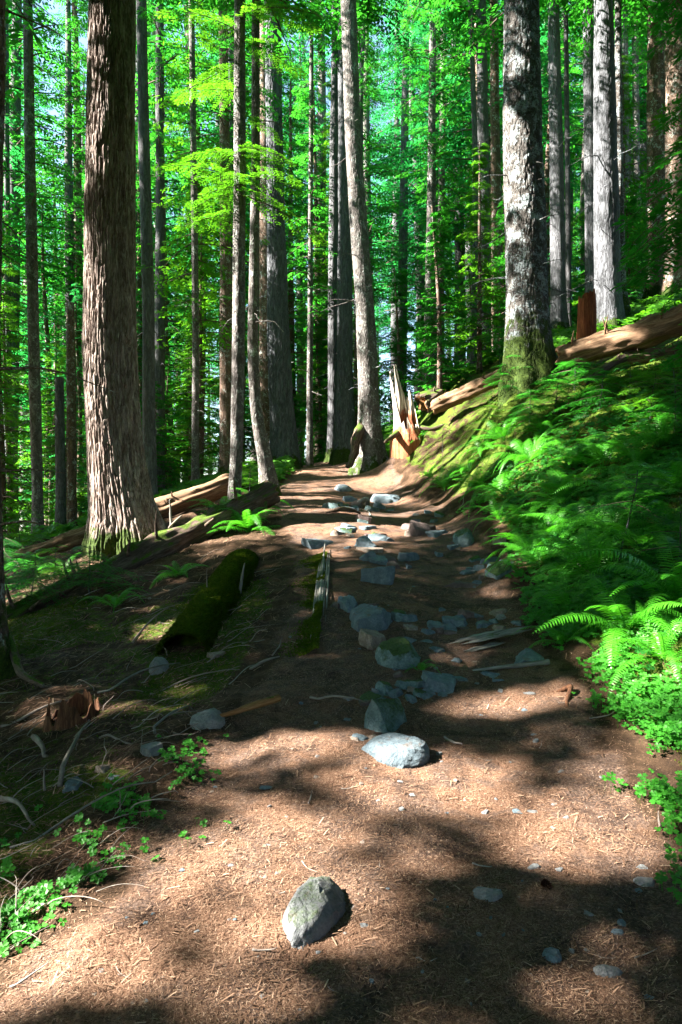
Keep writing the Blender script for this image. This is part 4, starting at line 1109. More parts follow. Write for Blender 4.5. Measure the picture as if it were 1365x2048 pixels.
# splintered stump
def shell_stump(name, label, base, R, hfun, mat, n=90, m=46, thick=.14, seed=1, skirt=.5, lean=(0, 0), cat='stump'):
    th = np.arange(n) / n * 2 * math.pi
    hh = hfun(th)
    s = np.linspace(0, 1, m)
    SS, T = np.meshgrid(s, th, indexing='ij'); HH = np.broadcast_to(hh, SS.shape)
    z = -1.1 + (HH + 1.1) * SS
    fl = 1 + skirt * np.exp(-np.maximum(z + .1, 0) / .45)
    prof = (R * fl) * (1 - .10 * z)
    prof = prof * (1 + .18 * (fbm(np.cos(T) * 2 + seed, np.sin(T) * 2, z * .7, 3, seed) - .5) * 2)
    prof = prof + R * .07 * (noise3(np.cos(T) * 11, np.sin(T) * 11, z * .8, seed) - .5) * 2
    edge = smooth(.75, 1, SS)
    ti = thick * (1 - .8 * edge)
    mb = MB()
    for k, pr in ((0, prof), (1, np.maximum(prof - ti, .04 * R))):
        lx = lean[0] * np.maximum(z, 0); ly = lean[1] * np.maximum(z, 0)
        V = np.stack([np.cos(T) * pr + lx, np.sin(T) * pr + ly, z if k == 0 else np.maximum(z, np.minimum(.02, HH * .3))], -1).reshape(-1, 3)
        i, j = np.meshgrid(np.arange(m - 1), np.arange(n), indexing='ij'); j2 = (j + 1) % n
        Q = np.stack([i * n + j, i * n + j2, (i + 1) * n + j2, (i + 1) * n + j], -1).reshape(-1, 4)
        if k: Q = Q[:, ::-1]
        tint = np.clip(.75 - (z / 1.1) + (k * .45), 0, 1).ravel() 
        mb.add(V, Q, 0, tint)
        if k == 0: top0 = V[-n:]
        else: top1 = V[-n:]
    k = np.arange(n); k2 = (k + 1) % n
    mb.add(np.vstack([top0, top1]), np.stack([k, k2, n + k2, n + k], -1), 0, .1)
    o = link(name, mb.mesh(name, [M[mat]]), loc=base)
    tag(o, label, cat); return o
def spires(th):
    def pk(c, w, h): 
        dlt = np.angle(np.exp(1j * (th - c))); return h * np.exp(-(dlt / w) ** 2)
    h = .35 + np.maximum(pk(math.radians(190), .5, 1.5), np.maximum(pk(math.radians(100), .62, 1.75), pk(math.radians(25), .8, 1.0)))
    return h + (noise3(np.cos(th) * 6, np.sin(th) * 6, 3, 5) - .5) * .6 + (noise3(np.cos(th) * 17, np.sin(th) * 17, 3, 6) - .5) * .22
sb = P(818, 872, 19.4); sb[2] = H(sb[0], sb[1]) - .05
shell_stump('splintered_stump', 'hollow splintered stump with two pale spires and orange red heart', sb, .32, spires, 'stump', skirt=.7, seed=4, lean=(-.16, 0), thick=.1)
rb = P(1174, 690, 17.0); 
def flattop(th): return (rb_top - rb[2]) + (noise3(np.cos(th) * 1.6, np.sin(th) * 1.6, 3, 5) - .5) * .3 + (noise3(np.cos(th) * 8, np.sin(th) * 8, 3, 5) - .5) * .1
rb_top = P(1174, 592, 17.0)[2]; rb[2] = min(rb[2], H(rb[0], rb[1]))
shell_stump('red_stump', 'tall red rotten stump standing behind the thick fallen log', rb, .24, flattop, 'red', skirt=.1, seed=8, thick=.12)
q_ = at(135, 1455)
def lowtop(th): return .07 + (noise3(np.cos(th) * 3, np.sin(th) * 3, 3, 5) - .3) * .26 + (noise3(np.cos(th) * 9, np.sin(th) * 9, 3, 6) - .5) * .07
shell_stump('rotten_stump', 'crumbled orange brown stump among the twigs on the low slope', q_ + [0, .1, 0], .15, lowtop, 'rotbrown', skirt=.4, seed=9, thick=.05, n=60, m=24)
# split orange foot of the grey tree
# ------------------------------------------------------------------ roots
def limb(name, label, pts, rad, mat, cat, group=None, n=8, wob=.3, seed=0):
    pts = np.asarray(pts, float); rad = np.asarray(rad, float)
    # resample with a little wander
    t = np.linspace(0, len(pts) - 1, (len(pts) - 1) * 5 + 1)
    if len(pts) == 3:
        q_ = (t / 2)[:, None]; cc = 2 * pts[1] - .5 * (pts[0] + pts[2])
        Pn = (1 - q_) ** 2 * pts[0] + 2 * q_ * (1 - q_) * cc + q_ ** 2 * pts[2]
    else: Pn = np.stack([np.interp(t, range(len(pts)), pts[:, k]) for k in range(3)], 1)
    rn = np.interp(t, range(len(rad)), rad) if rad.ndim else rad
    L = np.linalg.norm(pts[-1] - pts[0])
    for k in range(3): Pn[1:-1, k] += (noise3(t[1:-1] * .9, k * 5, seed, 8) - .5) * L * .11
    o0 = Pn[0].copy(); ax = (pts[-1] - pts[0]) / max(L, 1e-6)
    q = Vector(ax).to_track_quat('X', 'Z'); R_ = np.array(q.to_matrix())
    V, Q = tube((Pn - o0) @ R_, rn, n, True, wob, seed)
    mb = MB(); mb.add(V, Q, 0, .5)
    o = link(name, mb.mesh(name, [M[mat]]), loc=o0, rot=q.to_euler())
    tag(o, label, cat, group); return o
limb('tree_root', 'pale bare root humped over the upper trail', [gp(708,1012,.03), gp(728,1016,.10), gp(742,1018,.06), gp(752,1036,.0)], [.03,.055,.045,.02], 'logpale', 'root', seed=2)
limb('tree_root', 'thin dark root lying across the upper trail', [gp(650,1030,.01), gp(690,1028,.05), gp(722,1030,.02)], [.02,.05,.02], 'logbare', 'root', seed=3)
limb('tree_root', 'forked reddish root stub beside the small upper sun patch', [gp(1105,1386,.0), gp(1134,1384,.03), gp(1138,1398,.03), gp(1134,1428,-.01)], [.01,.02,.018,.008], 'rotbrown', 'root', seed=4)
limb('tree_root', 'arched grey root reaching out of the dark mossy trunk', [gp(-30,1310,.25), gp(12,1330,.16), gp(50,1360,.06), gp(85,1378,.0)], [.06,.045,.035,.02], 'log', 'root', seed=5)
limb('tree_root', 'bleached root running down from the splintered stump to the trail', [sb + [-.2, -.15, .22], sb + [-.5, -.5, .02], sb + [-.75, -1.0, -.22]], [.11, .08, .03], 'log', 'root', seed=21)
limb('tree_root', 'short mossy root on the uphill side of the splintered stump', [sb + [.25, -.1, .25], sb + [.6, -.35, .22], sb + [1.0, -.5, .34]], [.1, .07, .03], 'log', 'root', seed=22)
limb('tree_root', 'mossy root spur curving from the leaning trunk to the trail', [P(732,840,21.2), P(716,880,20.9), P(712,905,20.6), P(696,932,20.2)], [.16,.17,.13,.08], 'log', 'root', seed=6)

# ------------------------------------------------------------------ dead twigs and branches of the slope
rt = random.Random(11)
NAMED = [((195,1390),(360,1330),'long grey branch stretching below the mossy hump'),((120,1580),(180,1440),'mossy broken branch leaning on the crumbled stump'),
 ((300,1200),(265,1285),'upright weathered branch above the stick pile'),((265,1290),(350,1215),'dark forked branch above the rounded rock'),
 ((20,1700),(345,1555),'thin white stick running up to the clover'),((0,1600),(70,1660),'lichen spotted branch at the lower left edge'),
 ((300,1392),(480,1345),'long lichen crusted stick pointing at the trail'),((200,1480),(290,1500),'pale stick with blue green lichen'),((310,1470),(385,1425),'slim stick leaning on the hollowed boulder'),
 ((2,1455),(170,1400),'curved bleached stick over the twig pile'),((545,1315),(565,1280),'short blue grey stick by the trail edge'),((0,1925),(60,1880),'bare stick end at the lower left border'),
 ((485,1290),(530,1285),'pinkish stick lying in the sun fleck'),((70,1480),(95,1520),'stubby yellowish branch piece'),((90,1590),(88,1545),'short upright stub beside the blue grey rock'),
 ((415,1210),(415,1140),'white upright snag twig on the mossy slope'),((480,1190),(490,1130),'curved white twig next to the mossy hump'),((500,1340),(560,1318),'brown stick at the foot of the hump'),
 ((1195,1170),(1150,1130),'pale curved twig under the big fern'),((620,1400),(730,1410),'dark thin branch lying across the trail'),((945,1735),(985,1742),'straw coloured wood sliver in the trail'),
 ((1180,1440),(1235,1430),'dark twig at the moss edge'),((1320,1660),(1318,1630),'short white twig standing at the trail border'),((1270,1925),(1315,1915),'white lichen stick near the lower corner'),
 ((340,1010),(345,1050),'forked pale twig standing in front of the broad furrowed tree'),((350,1050),(370,1030),'thin pale twig leaning from the fallen log'),((618,1612),(626,1590),'short dark twig on the sunlit trail'),((505,1905),(555,1915),'yellowish wood chip in the near trail'),
 ((20,1985),(100,1940),'dark stick in the near corner'),((890,1480),(925,1500),'reddish twig above the brightest sun patch')]
for k, (a_, b_, lb) in enumerate(NAMED):
    A_, B_ = at(*a_), at(*b_)
    d = A_[1]
    if k in (2, 3, 15, 16, 24, 25, 14, 22):      # standing ones rise from their foot
        B_ = P(b_[0], b_[1], A_[1] + .03)
        if k == 24: A_ = P(340, 1062, 11.9); B_ = P(342, 1000, 11.9)
        if k == 25: A_ = P(338, 1058, 11.9); B_ = P(365, 1032, 11.9)
    w = (3 + 4 * rt.random()) / F * d * .5
    if k in (1, 5, 13): w *= 2
    mid = (A_ + B_) / 2 + [0, 0, np.linalg.norm(B_ - A_) * .06]
    limb('dead_twig', lb, [A_ + [0, 0, .01], mid, B_ + [0, 0, .02]], [w, w * .8, w * .4], 'twig' if k % 4 else 'logpale', 'twig', 'dead twigs and sticks', 6, .4, k)
c = 0
while c < 210:
    if c < 178: px, py = rt.uniform(-20, 520), rt.uniform(1130, 1900)
    else: px, py = rt.uniform(200, 1300), rt.uniform(1000, 2000)
    A_ = at(px, py)
    inp = path_mask(A_[0], A_[1])
    if c < 178 and inp > .2: continue
    L = rt.uniform(.08, .42) * (1 if inp < .2 else .35) * (A_[1] / 5) ** .6
    az = rt.uniform(0, 6.28) if rt.random() < .5 else rt.gauss(.5, .5)
    B_ = A_ + np.array([math.cos(az), math.sin(az), 0]) * L; B_[2] = H(B_[0], B_[1]) + rt.uniform(0, .07) * (1 - inp)
    w = rt.uniform(.0015, .0045) * (1 if inp < .2 else .8) * (A_[1] / 5) ** .5
    mid = (A_ + B_) / 2; mid[2] = max(mid[2], H(mid[0], mid[1])) + rt.uniform(.005, .05) * (1 - inp)
    side = np.array([-math.sin(az), math.cos(az), 0]) * L * rt.uniform(-.07, .07)
    limb('dead_twig', 'thin dead twig strewn over the slope' if c < 178 else 'tiny dead twig dropped on the trail', [A_ + [0, 0, .008], mid + side, B_ + [0, 0, .01]], [w, w * .8, w * .3], rt.choice(['twig', 'twig', 'twigpale', 'twigpale']), 'twig',
         'thin dead twigs strewn on the slope' if c < 178 else 'tiny dead twigs dropped on the trail', 5, .4, 50 + c)
    c += 1

# ------------------------------------------------------------------ ferns
def frond_mesh(seed, L=1.0, arch=.5, npin=30, wid=.12):
    rng = np.random.default_rng(seed)
    t = np.linspace(0, 1, 24)
    x = L * (t - .12 * arch * t ** 3); z = L * (arch * 1.25 * t - arch * 1.45 * t ** 2.2)
    y = L * rng.uniform(-.1, .1) * t ** 2
    pts = np.stack([x, y, z], 1)
    mb = MB(); V, Q = tube(pts, np.linspace(.006, .0015, 24) * L, 4, False); mb.add(V, Q, 0, .25)
    tp = np.linspace(.13, .985, npin)
    c = np.stack([np.interp(tp, t, pts[:, k]) for k in range(3)], 1)
    tg = np.gradient(c, axis=0); tg /= np.linalg.norm(tg, axis=1)[:, None]
    up = np.cross(np.cross(tg, [0, 0, 1.0]), tg); up /= np.linalg.norm(up, axis=1)[:, None]
    sd = np.cross(tg, up)
    shape = np.sin(np.clip((tp - .02) / .98, 0, 1) ** .55 * math.pi) ** .75
    for s in (-1, 1):
        ll = wid * L * shape * rng.uniform(.9, 1.08, npin) + .004
        dr = s * sd + tg * rng.uniform(.22, .38, npin)[:, None] + up * rng.uniform(-.28, .02, npin)[:, None]
        dr /= np.linalg.norm(dr, axis=1)[:, None]
        w = L * .0125
        b0 = c - tg * w * .55; b1 = c + tg * w * .55
        m0 = c + dr * (ll * .5)[:, None] - tg * w * .5; m1 = c + dr * (ll * .5)[:, None] + tg * w * .55 
        e = c + dr * ll[:, None] - up * (ll * .18)[:, None]; e2 = e + tg * w * .18
        Vv = np.stack([b0, b1, m1, m0, e2, e], 1).reshape(-1, 3)
        k = np.arange(npin)[:, None] * 6
        Q = np.vstack([k + [0, 1, 2, 3], k + [3, 2, 4, 5]])
        tt = np.repeat(np.clip(.45 + rng.normal(0, .12) + rng.normal(0, .06, npin) + .25 * tp, 0, 1), 6)
        mb.add(Vv, Q, 0, tt)
    return mb.mesh('frond', [M['fern']])
FR = [frond_mesh(k, 1.0, a, 34, w) for k, (a, w) in enumerate([(.45, .13), (.62, .12), (.8, .115), (.3, .14), (.55, .15)])]
FERNS = [ # px, py of the root, size m, fronds, label
 (1255,1262,.62,15,'bright sunlit fern nearest the clover'),(1360,1215,.8,16,'large bright fern cut by the picture edge'),
 (1190,1160,.75,18,'big dark sword fern with drooping fronds above the bright one'),(1100,1075,.7,15,'fern hanging over the bend of the trail'),
 (1010,985,.75,14,'fern halfway up the bank beside the lit moss'),(960,975,.6,12,'low fern at the trail edge high on the bank'),
 (890,975,.6,12,'small fern closest to the sunlit moss strip'),(1120,1010,.7,14,'fern behind the one hanging over the bend'),
 (1050,1050,.6,12,'shaded fern low over the trail curve'),(1180,1060,.65,14,'fern between the sapling stem and the bend'),
 (1060,925,.8,13,'fern with tall upright fronds on the dark bank'),(1290,1110,.6,14,'dim fern beside the sapling stem'),
 (1340,1060,.7,13,'dim fern above the large bright one'),(1150,930,.7,12,'fern under the low sapling boughs'),
 (1240,990,.7,12,'shaded fern in the middle of the bank'),(970,900,.6,11,'fern near the crest of the bank'),
 (1330,1330,.5,10,'small fern in the clover at the picture edge'),(500,1065,.75,13,'fern beside the upper end of the long mossy log'),
 (480,1050,.6,10,'smaller fern behind the one by the long mossy log'),(1130,1285,.35,8,'little fern sprig hanging over the blue boulder'),
 (840,1340,.18,6,'tiny fern sprig between the trail rocks'),(1080,1130,.5,11,'low fern just above the trail stones'),
 (1000,1040,.5,10,'small fern where the trail bends'),(860,955,.4,8,'tiny fern in the moss by the crest'),(820,855,.45,10,'sunlit fern sprouting beside the splintered stump'),
 (800,893,.32,9,'little fern rooted below the splintered stump'),(838,880,.35,9,'little fern on the uphill foot of the splintered stump'),(1165,690,.5,9,'bright fern behind the thick fallen log'),(1225,650,.5,9,'lime green fern uphill of the log'),(1010,885,.7,12,'fern on the upper bank below the dark sapling'),(1090,870,.7,12,'fern among saplings straight under the massive trunk'),(1140,990,.65,12,'fern above the sapling stem on the bank'),
 (1210,930,.7,12,'fern in the shade under the wide low sapling'),(1270,930,.7,12,'fern on the bank beneath the low sapling with lit tips'),(1320,895,.7,12,'fern high on the bank near the picture edge'),(1350,985,.7,12,'fern by the picture edge above the dim pair'),
 (940,945,.55,11,'fern between the lit moss and the tall dark fronds'),(1230,1070,.65,12,'fern right under the arched sapling'),(1300,1010,.65,12,'fern between the arched sapling and the picture edge'),(1060,1110,.5,11,'low fern closest to the pale blue flat stone'),(1140,1220,.5,11,'dark fern over the blue chip at the clover edge'),(130,1150,.5,10,'sunny fern between the two old logs'),(60,1140,.5,10,'fern at the near side of the back log'),
 (455,1040,.65,11,'fern arching over the far end of the long log'),(520,1030,.6,10,'fern between the long log and the trail edge'),(360,1150,.4,8,'small fern on the moss under the long log'),(230,1215,.4,8,'small dim fern in the middle of the mossy slope')]
rf = random.Random(9)
for (px, py, sz, nf, lb) in FERNS:
    if not nf: continue
    g = at(px, py)
    root = link('sword_fern', None, loc=g - [0, 0, .03]); tag(root, lb, 'fern', 'ferns on the bank')
    g2 = np.array([H(g[0] + .2, g[1]) - H(g[0] - .2, g[1]), H(g[0], g[1] + .2) - H(g[0], g[1] - .2)]) / .4
    root.rotation_euler = (math.atan(g2[1]) * .4, -math.atan(g2[0]) * .4, 0)
    nf = int(nf * 1.25)
    for k in range(nf):
        az = 2 * math.pi * k / nf + rf.uniform(-.25, .25)
        s = sz * 1.3 * rf.uniform(.75, 1.15)
        link('frond', FR[rf.randrange(5)], root, rot=(rf.uniform(-.25, .25), rf.uniform(-.75, .05), az), scale=s)

# ------------------------------------------------------------------ fine hemlock boughs: saplings and the near branches
def fine_bough(seed, L=1.0, mat='leaf_mid', lsz=.016, droop=.25, wide=.36):
    rng = np.random.default_rng(seed)
    mb = MB(); qs = []; ts = []
    t = np.linspace(0, 1, 10)
    ax = np.stack([L * t, L * .08 * np.sin(t * 3 + seed), -droop * L * t ** 2 + .08 * L * t], 1)
    V, Q = tube(ax, np.linspace(.008, .002, 10) * L, 4, False); mb.add(V, Q, 1, .5)
    n = 15
    for k in range(n):
        tt = (k + .8) / n
        b = np.array([np.interp(tt, t, ax[:, i]) for i in range(3)])
        for s in (-1, 1):
            if rng.random() < .08: continue
            l2 = L * wide * (1 - tt) ** .7 * rng.uniform(.6, 1.1) + .05 * L
            a = s * rng.uniform(.75, 1.15)
            d = np.array([math.cos(a), math.sin(a), -.12 + rng.uniform(-.15, .1)]); d /= np.linalg.norm(d)
            nsub = max(4, int(l2 / (.032 * L)))
            u = (np.arange(nsub) + .5) / nsub
            cen = b + np.outer(u * l2, d) - np.outer(u ** 2 * l2 * .2, [0, 0, 1])
            sdv = np.array([-d[1], d[0], 0])
            for s2 in (-1, 1):
                ll = (.085 * L * (1 - .6 * u) + .012) * rng.uniform(.7, 1.2, nsub)
                dd = s2 * sdv + d * .8 + rng.uniform(-.25, .1, nsub)[:, None] * np.array([0, 0, 1])
                dd /= np.linalg.norm(dd, axis=1)[:, None]
                w = lsz * L * .55
                wv = np.cross(dd, [0, 0, 1.0]) + np.array([0, 0, .4]) * rng.uniform(-1, 1, nsub)[:, None]
                m = cen + dd * (ll * .5)[:, None]
                qs.append(np.stack([cen - wv * w * .4, m - wv * w, cen + dd * ll[:, None], m + wv * w], 1)); ts.append(np.full(nsub, np.clip(.5 + rng.normal(0, .2), 0, 1)) + u * .2)
    q = np.concatenate(qs); mb.add(q.reshape(-1, 3), np.arange(len(q) * 4).reshape(-1, 4), 0, np.repeat(np.clip(np.concatenate(ts), 0, 1), 4))
    return mb.mesh('bough', [M[mat], M['branchwood']])
FB = [fine_bough(k, 1.0, 'leaf_mid') for k in range(4)]
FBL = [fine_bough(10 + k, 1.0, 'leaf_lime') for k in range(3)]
rs_ = random.Random(17)
def sapling(px, py, h, nb, sz, label, lime=False, stem=.012, lean=(0, 0), low=.25):
    g = at(px, py)
    root = link('hemlock_sapling', None, loc=g - [0, 0, .03]); tag(root, label, 'sapling', 'hemlock saplings on the slopes')
    pts = np.array([[lean[0] * t * h, lean[1] * t * h, t * h] for t in np.linspace(0, 1, 7)]); pts[1:-1, 0] += np.random.default_rng(nb).normal(0, .012 * h, 5)
    V, Q = tube(pts, np.linspace(stem, stem * .3, 7), 8, False, .3); mb = MB(); mb.add(V, Q, 0, .5)
    link('stem', mb.mesh('stem', [M['grey']]), root)
    for k in range(nb):
        t = low + (1 - low) * (k + .5) / nb
        p = [np.interp(t, np.linspace(0, 1, 7), pts[:, i]) for i in range(3)]
        link('bough', rs_.choice(FBL if lime else FB), root, loc=p, rot=(rs_.uniform(-.2, .2), rs_.uniform(-.15, .2), k * 2.4 + rs_.uniform(-.4, .4)), scale=sz * rs_.uniform(.6, 1.1) * (1.15 - .6 * t))
SAPS = [(1238,1125,1.05,16,.95,'arched sapling with a bare mottled stem on the dark bank',False,.016,(.22,.05),.55),
 (1010,800,.9,16,.9,'low spreading sapling just below the massive lichen trunk',False,.014,(.1,0),.2),
 (1110,830,.8,18,.95,'spreading sapling in the middle of the upper bank',False,.014,(.1,0),.2),
 (1200,820,.8,18,1.0,'wide low sapling under the thick brown log',False,.014,(.1,0),.15),
 (1300,850,.9,18,1.0,'low sapling with lit tips near the picture edge',True,.014,(.1,0),.15),
 (1060,850,.7,16,.9,'leafy sapling at the middle of the bank under the massive trunk',False,.012,(0,0),.15),(1150,785,.7,16,1.0,'leafy sapling right below the thick brown log',False,.012,(0,0),.15),(1260,790,.7,16,1.0,'leafy sapling under the middle of the thick brown log',True,.012,(0,0),.15),(1350,870,.8,16,1.0,'leafy sapling halfway up the picture edge',False,.012,(0,0),.15),(980,850,.6,13,.7,'small sapling at the top of the lit moss strip',True,.012,(0,0),.15),
 (1350,790,.8,14,1.0,'topmost low sapling by the picture edge',True,.014,(0,0),.2),
 (1360,1130,.7,12,.8,'sapling at the picture edge above the large bright fern',False,.012,(0,0),.2),
 (886,905,.75,9,.42,'tiny sapling with a thin red stem beside the splintered stump',True,.01,(0,0),.6),
 (60,1215,.8,16,1.0,'flat dark sapling beneath the half buried log',False,.012,(.1,0),.2),(180,1190,.7,15,1.0,'low sapling in front of the long mossy log',False,.012,(0,0),.2),
 (10,1180,.9,14,1.1,'low sapling at the left picture edge',False,.012,(0,0),.2),(110,1160,.6,12,.8,'low sapling with sunny tips between the logs',True,.012,(0,0),.2),
 (40,1100,1.0,14,1.0,'lime lit sapling beyond the back log',True,.014,(0,0),.2),(150,1040,1.4,18,1.2,'green sapling behind the back log',False,.014,(0,0),.2),(230,985,1.5,16,1.2,'sapling behind the furrowed tree foot',False,.014,(0,0),.2),
 (340,985,1.5,18,1.2,'leafy sapling above the back log beside the broad tree',False,.014,(0,0),.2),(400,960,1.4,18,1.2,'leafy sapling above the middle of the back log',False,.014,(0,0),.2),(500,985,.9,12,.8,'lime lit sapling between log end and curved tree',True,.012,(0,0),.2),
 (20,1010,1.6,16,1.2,'sapling in the hollow at the left edge',True,.014,(0,0),.2),(1170,650,1.0,12,.9,'bright sapling behind the red stump',True,.012,(0,0),.2),(1000,735,1.2,14,.9,'dark sapling beside the cluster of trunks',False,.012,(0,0),.2),
 (880,790,1.6,16,1.1,'sapling behind the brown log near the stump',False,.014,(0,0),.2),(780,870,1.0,12,.8,'dark sapling between the leaning trunk and the stump',False,.012,(0,0),.2)]
for s_ in SAPS: sapling(*s_)
# lime boughs hanging from the slender trees
def hung(px, py, d, az, s, parent_label, k, lime=True):
    o = link('hemlock_bough', (FBL if lime else FB)[k % 3], loc=P(px, py, d), rot=(rs_.uniform(-.15, .15), rs_.uniform(-.1, .2), az), scale=s)
    tag(o, parent_label, 'bough', 'live boughs hanging between the trunks'); return o
root = [o for o in COL.objects if o.get('label', '').startswith('slender brown tree')][0]
bl = root.location
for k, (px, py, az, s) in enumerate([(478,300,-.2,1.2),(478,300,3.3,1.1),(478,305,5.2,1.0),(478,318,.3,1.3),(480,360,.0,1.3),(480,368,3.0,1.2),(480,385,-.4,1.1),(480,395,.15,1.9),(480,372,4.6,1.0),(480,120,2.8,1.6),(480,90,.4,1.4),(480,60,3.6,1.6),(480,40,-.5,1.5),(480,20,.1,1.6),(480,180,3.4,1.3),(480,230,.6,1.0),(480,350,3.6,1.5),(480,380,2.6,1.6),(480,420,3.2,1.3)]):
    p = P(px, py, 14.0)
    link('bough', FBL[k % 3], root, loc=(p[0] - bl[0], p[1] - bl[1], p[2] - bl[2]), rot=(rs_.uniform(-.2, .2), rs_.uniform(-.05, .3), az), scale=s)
# near hemlock standing right of the view, its boughs reach in
nx_, ny_ = 4.25, 6.2
zb = H(nx_, ny_)
root = link('hemlock_tree', None, loc=(nx_, ny_, zb)); tag(root, 'near hemlock whose feathery boughs hang into the upper right corner', 'tree', 'near hemlock')
zz = np.arange(-.4, 14, .4); V, Q, mo = trunk_mesh('t', zz, zz * 0, zz * 0, np.clip(.13 * (1 - zz / 15), .02, 1), None, 40, None, .4, 4, 77, .8, 0)
link('trunk', mesh_np('trunk', V, Q, M['brown'], True, {'tint': mo}), root)
for k in range(110):
    z = rs_.uniform(1.6, 8.5); az = math.pi + rs_.uniform(-1.0, 1.0)
    s = rs_.uniform(.9, 1.75) * (1.0 if z > 3 else .8)
    link('bough', rs_.choice(FB + FBL[:1]), root, loc=(0, 0, z), rot=(rs_.uniform(-.3, .3), rs_.uniform(.0, .45), az), scale=s)

# ------------------------------------------------------------------ ground cover (beyond counting)
def scatter(n, x0, x1, y0, y1, dens, seed):
    rng = np.random.default_rng(seed); out = []
    # denser near the viewer so the picture is evenly filled
    u = rng.uniform(0, 1, n); y = y0 * (y1 / y0) ** u
    x = rng.uniform(x0, x1, n)
    x = x * np.where(True, 1, 1)
    X = x * y
    k = rng.uniform(0, 1, n) < dens(X, y)
    return X[k], y[k], rng
def slope_n(X, Y, e=.05):
    return (height(X + e, Y) - height(X - e, Y)) / (2 * e), (height(X, Y + e) - height(X, Y - e)) / (2 * e)
# needles on the trail
def needle_density(X, Y): return np.clip(path_mask(X, Y) * (.35 + 1.2 * smooth(.35, .6, fbm(X * 2.5, Y * 2.5, 4, 3, 91))), 0.05, 1)
X, Y, rng = scatter(260000, -.56, .56, 1.8, 9.0, needle_density, 1)
Z = height(X, Y) + .003
n = len(X); az = rng.uniform(0, 2 * math.pi, n); L = rng.uniform(.006, .019, n) * (1 + (Y > 4) * .4); w = rng.uniform(.0004, .0009, n) * np.clip(Y / 3.0, .9, 3)
tz = rng.normal(0, .14, n)
dx, dy = np.cos(az), np.sin(az)
gx_, gy_ = slope_n(X, Y)
def nd(s, t): 
    px = X + dx * L * s - dy * w * t; py = Y + dy * L * s + dx * w * t
    return np.stack([px, py, Z + gx_ * (px - X) + gy_ * (py - Y) + tz * L * s + .001 * (1 - (2 * s) ** 2)], -1)
q = np.stack([nd(-.5, -1), nd(0, -1), nd(.5, -1), nd(.5, 1), nd(0, 1), nd(-.5, 1)], 1)
Qi = np.arange(n)[:, None] * 6
me = mesh_np('needle_litter', q.reshape(-1, 3), np.vstack([Qi + [0, 1, 4, 5], Qi + [1, 2, 3, 4]]), M['needle'], False, {'tint': np.repeat(np.clip(rng.beta(2, 2.6, n), 0, 1), 6)})
tag(link('needle_litter', me), 'dry brown conifer needles littering the trail', kind='stuff')
# moss tufts
HUM = []
def moss_density(X, Y):
    return np.clip(moss_amount(X, Y) - .35, 0, 1) * 2 * (1 - path_mask(X, Y)) * (.4 + .9 * smooth(.4, .6, fbm(X * 1.7, Y * 1.7, 8, 3, 95)))
X, Y, rng = scatter(230000, -.56, .60, 2.0, 20.0, moss_density, 2)
Z = height(X, Y)
def on_cyl(a, b, r, n, rng):
    s = rng.uniform(-.02, 1.02, n); th = rng.uniform(-.35, math.pi + .35, n)
    ax = (b - a) / np.linalg.norm(b - a); sd = np.cross(ax, [0, 0, 1.0]); sd /= np.linalg.norm(sd); up = np.cross(sd, ax)
    return a + np.outer(s, b - a) + (np.cos(th) * r)[:, None] * sd + (np.sin(th) * r)[:, None] * up
rng = np.random.default_rng(3)
def beside_rail(n, rng):
    s_ = rng.uniform(-.05, .92, n); p_ = s1 + np.outer(s_, s0 - s1)
    off = -np.abs(rng.normal(0, .10, n)) * (.1 + 2.2 * fbm(s_ * 9, 0, 0, 3, 4) ** 1.5 * 1.4) + .02
    p_[:, 0] += off; p_[:, 2] = height(p_[:, 0], p_[:, 1]) + .05 * np.exp(-(off / .07) ** 2) * (noise3(s_ * 9, 1, 0, 3) + .3)
    return p_
extra = [on_cyl(*HUMP, 70000, rng), beside_rail(16000, rng)]
def moss_quads(P0, rng, h):
    n = len(P0); az = rng.uniform(0, 2 * math.pi, n)
    d = np.stack([np.cos(az) * .8, np.sin(az) * .8, rng.uniform(.5, 1.2, n)], -1); d /= np.linalg.norm(d, axis=1)[:, None]
    sd = np.stack([-np.sin(az), np.cos(az), np.zeros(n)], -1)
    w = (h * .28)[:, None]
    m = P0 + d * (h * .5)[:, None]; e = P0 + d * h[:, None]; e[:, 2] -= h * .25
    return np.stack([P0 - d * .003, m - sd * w, e, m + sd * w], 1)
P0 = np.stack([X, Y, Z], -1)
hh = rng.uniform(.010, .026, len(P0)) * np.clip(P0[:, 1] / 5, .8, 2.6)
q = [moss_quads(P0, rng, hh)]
tn = [np.clip(fbm(P0[:, 0] * 3, P0[:, 1] * 3, 0, 3, 12) * 1.3 - .2 + rng.normal(0, .15, len(P0)), 0, 1)]
me = mesh_np('ground_moss', q[0].reshape(-1, 3), np.arange(len(P0) * 4).reshape(-1, 4), M['moss'], True, {'tint': np.repeat(tn[0], 4)})
tag(link('ground_moss', me), 'soft green moss covering the banks', kind='stuff')
for nm, E_, hs in (('log_moss', extra[0], .06), ('rail_moss', extra[1], .026)):
    hq = rng.uniform(.5, 1.2, len(E_)) * hs
    me = mesh_np(nm, moss_quads(E_, rng, hq).reshape(-1, 3), np.arange(len(E_) * 4).reshape(-1, 4), M['moss'], True, {'tint': np.repeat(rng.uniform(.1, .8, len(E_)), 4)})
    tag(link(nm, me), 'thick green moss over the short fat log' if nm == 'log_moss' else 'moss and small plants along the split rail', kind='stuff')
